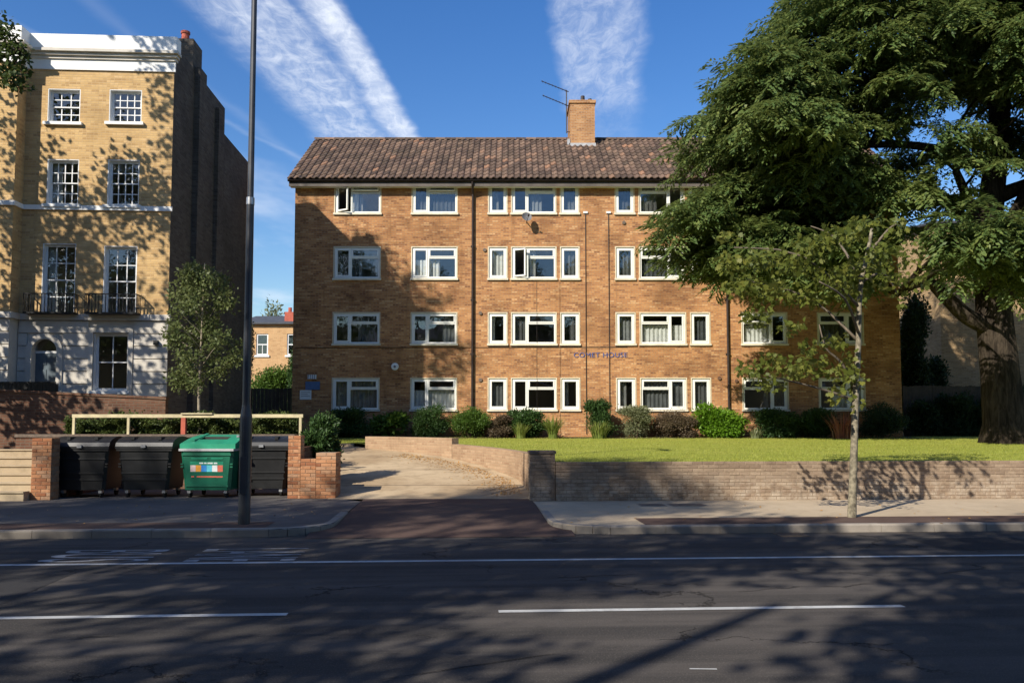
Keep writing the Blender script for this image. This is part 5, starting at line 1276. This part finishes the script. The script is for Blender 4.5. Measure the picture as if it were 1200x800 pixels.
SH = [('evergreen_shrub', 'dark evergreen shrub under the shaded ground floor window', 388, 434, 481, 'shrub_dark', 3400, .06), ('leafy_shrub', 'dark shrub with broad pale leaves low down beside the drive wall', 440, 478, 484, 'shrub_mid', 700, .14),
      ('evergreen_shrub', 'dense dark green rounded shrub between two pale trimmed bushes', 479, 522, 478, 'shrub_dark', 4200, .05), ('round_shrub', 'bright green rounded shrub below the brown downpipe', 527, 573, 475, 'shrub_mid', 4600, .05),
      ('low_shrub', 'low brownish olive shrub next to the bright rounded one', 572, 603, 487, 'shrub_brown', 2600, .05), ('glossy_shrub', 'glossy dark green shrub under the wide window', 597, 637, 482, 'shrub_dark', 2600, .08),
      ('tall_shrub', 'dark green shrub with a pointed top beneath the name lettering', 683, 720, 473, 'shrub_dark', 3200, .06), ('pale_shrub', 'pale grey green shrub by the purple brown bush', 725, 768, 480, 'shrub_olive', 3800, .05),
      ('brown_shrub', 'purple brown rounded bush between pale and vivid green shrubs', 765, 814, 479, 'shrub_brown', 4200, .05), ('vivid_shrub', 'vivid lime green rounded bush by the second downpipe', 813, 871, 477, 'shrub_vivid', 4200, .085),
      ('evergreen_shrub', 'dark green shrub beside the vivid lime bush', 884, 936, 479, 'shrub_dark', 3600, .07), ('evergreen_shrub', 'wide dark shrub behind the red strap leaved plant', 928, 990, 481, 'shrub_dark', 4000, .06), ('corner_shrub', 'dark shrub at the shaded far corner of the block', 1008, 1062, 478, 'conifer', 3800, .06)]
for (nm, lab, a, b2, yt_, mn, n_, lf) in SH:
    D = 32.55 - (.1 if mn == 'shrub_vivid' else 0) + random.uniform(-.1, .1); loc, w, h = bed(a, b2, yt_, D); shrub(nm, lab, loc, w * random.uniform(1.08, 1.25), min(1.5, w), h * random.uniform(1.0, 1.14), mn, n_, lf, lumps=13)
for (nm, lab, a, b2, yt_, mn, n_) in (('strap_plant', 'clump of upright pale green strap leaves near the glossy shrub', 636, 660, 486, 'strap_green', 150), ('strap_plant', 'bright green strap leaved clump at the foot of the pointed shrub', 682, 722, 493, 'strap_green', 150), ('strap_plant', 'grassy green clump in front of the glossy shrub', 598, 622, 495, 'strap_green', 110), ('red_strap_plant', 'red and orange strap leaved plant below the end window', 958, 1016, 482, 'strap_red', 110), ('low_plant', 'low pale ground plant beside the vivid lime bush', 872, 898, 502, 'shrub_olive', 90)):
    loc, w, h = bed(a, b2, yt_, 31.7); strap_plant(nm, lab, loc, w, h * 1.1, mn, n_, .05)
# bush by the bin store and hedge behind the rail
p = at(372, 500, 19.6); shrub('garden_bush', 'big dark green bush beside the brick end wall and drive', (p.x, 19.75, dz(19.7) + .2), 1.0, 1.1, at(372, 487, 19.7).z - dz(19.7) - .2, 'shrub_dark', 5200, .075, asp=.4, lumps=20)
ha, hb_ = at(88, 490, 21.5).x, at(352, 490, 21.5).x; hz = at(200, 490, 21.5).z
hedge = thing('hedge', 'clipped leafy hedge behind the cream rail', 'hedge', ((ha + hb_) / 2, 21.5, .93)); n = 40000
P = np.stack([rng.uniform(-(hb_ - ha) / 2, (hb_ - ha) / 2, n), rng.uniform(-.45, .45, n), rng.uniform(0, 1, n) ** .7 * (hz - .93)], 1); bumpy = .12 * np.sin(P[:, 0] * 5.1) + .08 * np.sin(P[:, 0] * 11 + 1)
P[:, 1] = np.where(rng.random(n) < .6, -.42 + np.abs(rng.normal(size=n)) * .12 + bumpy, P[:, 1]); P[:, 2] += .10 * np.sin(P[:, 0] * 3.3) * (P[:, 2] > .6) + .05 * rng.normal(size=n)
D_ = rdir(n); D_[:, 1] -= .5; leaf_mesh('foliage', P, D_, rdir(n, .6), rng.uniform(.05, .10, n), rng.uniform(.03, .055, n), M['hedge_leaf'], hedge)
mb = MB()
for i in range(24): x = -(hb_ - ha) / 2 + (hb_ - ha) * (i + .5) / 24; mb.tube([(x, 0, -.05), (x + .1, -.05, .8)], [.025, .01], 5)
mb.build('stem', M['stem'], hedge)

# fallen leaves
n = 900; t = rng.random(n); i0 = np.array([[.28, 18.6], [.0, 20.3], [-.85, 22.2], [-1.85, 23.7], [-3.1, 24.9]]); k_ = (t * 4).astype(int); f_ = t * 4 - k_
pts = i0[k_] * (1 - f_)[:, None] + i0[k_ + 1] * f_[:, None]; off = np.abs(rng.normal(size=n)) * .45 + .05; pts[:, 0] -= off * .8; pts[:, 1] -= off * .45
m2 = 120; ex = np.stack([rng.uniform(-10, 12, m2), rng.uniform(13.7, 16.9, m2)], 1); zz = np.concatenate([np.array([dz(y) for y in pts[:, 1]]) + .024, np.full(m2, .134)])
pos = np.column_stack([np.concatenate([pts, ex]), zz]); n = len(pos); ok = ~((pos[:, 0] > -3.2) & (pos[:, 0] < .8) & (pos[:, 1] < 17.4)); pos = pos[ok]; n = len(pos); d = rdir(n); d[:, 2] *= .15
fl = stuff(leaf_mesh('fallen_leaves', pos, d, rdir(n) * .35 + np.array((0, 0, 1)), rng.uniform(.04, .08, n), rng.uniform(.025, .05, n), M['dead_leaf'], None)); tag(fl, 'orange fallen leaves along the drive wall and pavement', 'leaves')

# ---------------------------------------------------------------- buildings and greenery farther back
def simple_house(name, label, loc, w, d, h, wallm, roofm, rise_, windows=(), axis='x', rz_=0):
    root = thing(name, label, 'building', loc, rz_); hs = [(x, x + ww, z, z + hh_) for (x, z, ww, hh_) in windows]
    mb = wall_panel(MB(), 0, w, -.3, h, hs, 0, .25, ends=False)
    mb.quad((0, d, -.3), (0, 0, -.3), (0, 0, h), (0, d, h)); mb.quad((w, 0, -.3), (w, d, -.3), (w, d, h), (w, 0, h)); mb.quad((w, d, -.3), (0, d, -.3), (0, d, h), (w, d, h))
    if axis == 'y': mb.poly([(0, 0, h), (w, 0, h), (w / 2, 0, h + rise_)]); mb.poly([(w, d, h), (0, d, h), (w / 2, d, h + rise_)])
    else: mb.poly([(0, d, h), (0, 0, h), (0, d / 2, h + rise_)]); mb.poly([(w, 0, h), (w, d, h), (w, d / 2, h + rise_)])
    mb.build('wall', M[wallm], root); e = .3; mb = MB(); t = .12
    if axis == 'x':
        k_ = rise_ / (d / 2)
        for (y0, y1, za, zb_) in ((-e, d / 2, h - e * k_, h + rise_), (d + e, d / 2, h - e * k_, h + rise_)): mb.hexa([(-e, y0, za), (w + e, y0, za), (w + e, y1, zb_), (-e, y1, zb_), (-e, y0, za + t), (w + e, y0, za + t), (w + e, y1, zb_ + t), (-e, y1, zb_ + t)])
    else:
        k_ = rise_ / (w / 2)
        for (x0, x1, za, zb_) in ((-e, w / 2, h - e * k_, h + rise_), (w + e, w / 2, h - e * k_, h + rise_)): mb.hexa([(x0, -e, za), (x0, d + e, za), (x1, d + e, zb_), (x1, -e, zb_), (x0, -e, za + t), (x0, d + e, za + t), (x1, d + e, zb_ + t), (x1, -e, zb_ + t)])
    mb.build('roof', M[roofm], root); MB().box(.3, w - .3, 2.4, 2.5, 0, h - .1).build('room_partition', M['curtain_dark'], root)
    for (a, b2, z0_, z1_) in hs:
        wi = frame_ring(MB(), a + EPS, b2 - EPS, z0_ + EPS, z1_ - EPS, .1, .06, .14); wi.box(a + .1, b2 - .1, .07, .13, (z0_ + z1_) / 2 - .04, (z0_ + z1_) / 2 + .04); wi.box((a + b2) / 2 - .02, (a + b2) / 2 + .02, .075, .125, z0_ + .1, (z0_ + z1_) / 2 - .041); wi = wi.build('window', M['sash_paint'], root)
        MB().box(a + .09, b2 - .09, .10, .11, z0_ + .09, z1_ - .09).build('pane', M['old_glass'], wi); MB().box(a - .12, b2 + .12, -.1, .05, z0_ - .14, z0_ - .002).build('sill', M['white_paint'], wi)
    return root
D = 62; pa = at(283, 379, D); pb = at(351, 379, D); f = lambda x, y: (at(x, y, D).x - pa.x, at(x, y, D).z - 1.1)
w1 = (*f(300, 416), at(314, 400, D).x - at(300, 400, D).x, at(300, 391, D).z - at(300, 416, D).z); w2 = (*f(336, 416), w1[2], w1[3])
fh = simple_house('far_house', 'sunlit orange brick house with grey slate roof seen through the gap', (pa.x, D, 1.1), pb.x - pa.x, 9, pa.z - 1.1, 'far_brick', 'slate', 1.0, [w1, w2])
xa, za = f(331, 368); fc = MB().box(xa, xa + 1.0, .6, 1.8, za - 1.2, za + .25).build('chimney', M['pot_red'], fh)
for i in range(2): MB().tube([(xa + .25 + i * .5, 1.2, za + .2), (xa + .25 + i * .5, 1.2, za + .65)], .14, 8).build('chimney_pot', M['pot_red'], fc)
p = at(288, 360, 52); shrub('far_tree', 'dark distant tree peeping beside the lamp post', (p.x, 52, 1.1), 1.2, 1.2, p.z - 1.1 + .6, 'conifer', 2500, .12, cat='tree')
p = at(318, 362, 85); shrub('far_tree', 'pale distant tree top above the slate roof', (p.x, 85, 1.2), 6, 4, at(318, 359, 85).z - 1.2, 'shrub_olive', 3000, .25, cat='tree')
p = at(320, 470, 47); shrub('sunny_bush', 'sunlit green bush below the orange brick house', (p.x, 47, 1.0), 3.9, 2.4, at(320, 427, 47).z - 1.0, 'shrub_mid', 7000, .12)
p = at(340, 410, 44); shrub('side_bush', 'leafy bush against the edge of the brown block', (p.x + .25, 44, 1.0), 1.0, 1.0, at(340, 398, 44).z - 1.0, 'shrub_dark', 2500, .10)
a = at(283, 455, 36); b2 = at(346, 455, 36); tf = thing('timber_fence', 'dark timber fence in the gap beside the brown block', 'fence', (a.x, 36, 1.0)); nb_ = 14; zt = a.z - 1.0
for i in range(nb_): MB().box((b2.x - a.x) * i / nb_, (b2.x - a.x) * (i + 1) / nb_ - .012, 0, .02, 0, zt + random.uniform(-.02, .02)).build('board', M['timber'], tf)
MB().box(0, b2.x - a.x, .021, .06, .3, .38).build('cross_rail', M['timber'], tf)
# neighbour behind the big tree
D = 42; pa = at(1103, 400, D)
nbh = simple_house('neighbour_house', 'tall sunlit tan brick building behind the spreading tree', (pa.x, D, 1.0), 16, 10, at(1103, 262, D).z - 1.0, 'neighbour_brick', 'slate', .5, [(6.5, 6, 1.1, 1.7), (10, 6, 1.1, 1.7), (6.5, 2.2, 1.1, 1.7)])
# white gabled house farther off
D = 70; pa = at(1070, 420, D); pb = at(1124, 420, D)
wh = simple_house('white_house', 'white walled house with red roof glimpsed beyond the dark conifer', (pa.x, D, 1.1), pb.x - pa.x + 3, 8, at(1090, 402, D).z - 1.1, 'white_paint', 'red_tile', 1.9, [], 'x'); 
MB().box(1.4, 2.2, 3.2, 4.0, at(1084, 375, D).z - 2.6, at(1084, 372, D).z - .9).build('chimney', M['pot_red'], wh)
p = at(1072, 500, 39); shrub('conifer', 'dark conical conifer beside the block corner', (p.x, 39, 1.0), 1.6, 1.6, at(1072, 345, 39).z - 1.0, 'conifer', 6500, .12, cat='tree', lumps=26)
p = at(1090, 500, 40.5); shrub('conifer', 'low dark evergreen below the white gable', (p.x, 40.5, 1.0), 2.0, 1.6, at(1090, 420, 40.5).z - 1.0, 'conifer', 5500, .12, cat='tree', lumps=22)
a = at(1058, 455, 37.5); b2 = at(1290, 455, 37.5); tf = thing('side_fence', 'dark close boarded fence behind the spreading tree', 'fence', (a.x, 37.5, 1.0)); nb_ = 60; zt = at(1100, 452, 37.5).z - 1.0
for i in range(nb_): MB().box((b2.x - a.x) * i / nb_, (b2.x - a.x) * (i + 1) / nb_ - .012, 0, .02, 0, zt + random.uniform(-.03, .03)).build('board', M['timber'], tf)
MB().box(0, b2.x - a.x, .021, .06, .3, .38).build('cross_rail', M['timber'], tf)
for i, (px, yt_) in enumerate(((1085, 470), (1120, 462), (1150, 468), (1195, 455))):
    p = at(px, 500, 36.2); shrub('shade_shrub', ['dark shrub at the fence near the block corner', 'tall dark shrub at the fence under the tree', 'rounded dark shrub at the fence behind the trunk', 'broad dark shrub at the fence beyond the trunk'][i], (p.x, 36.2, 1.0), 1.9, 1.3, at(px, yt_, 36.2).z - 1.0, 'conifer', 3200, .09)

# terrace added out of view on the near side, to darken the window reflections
ot = simple_house('added_terrace', 'unseen brick terrace added to darken the reflections in the window glass', (34, -15, .1), 74, 9, 8.6, 'yellow_brick', 'slate', 2.6, [(3 + i * 4.5, z, 1.2, 1.8) for i in range(15) for z in (1.0, 5.0)], 'x', R(180))
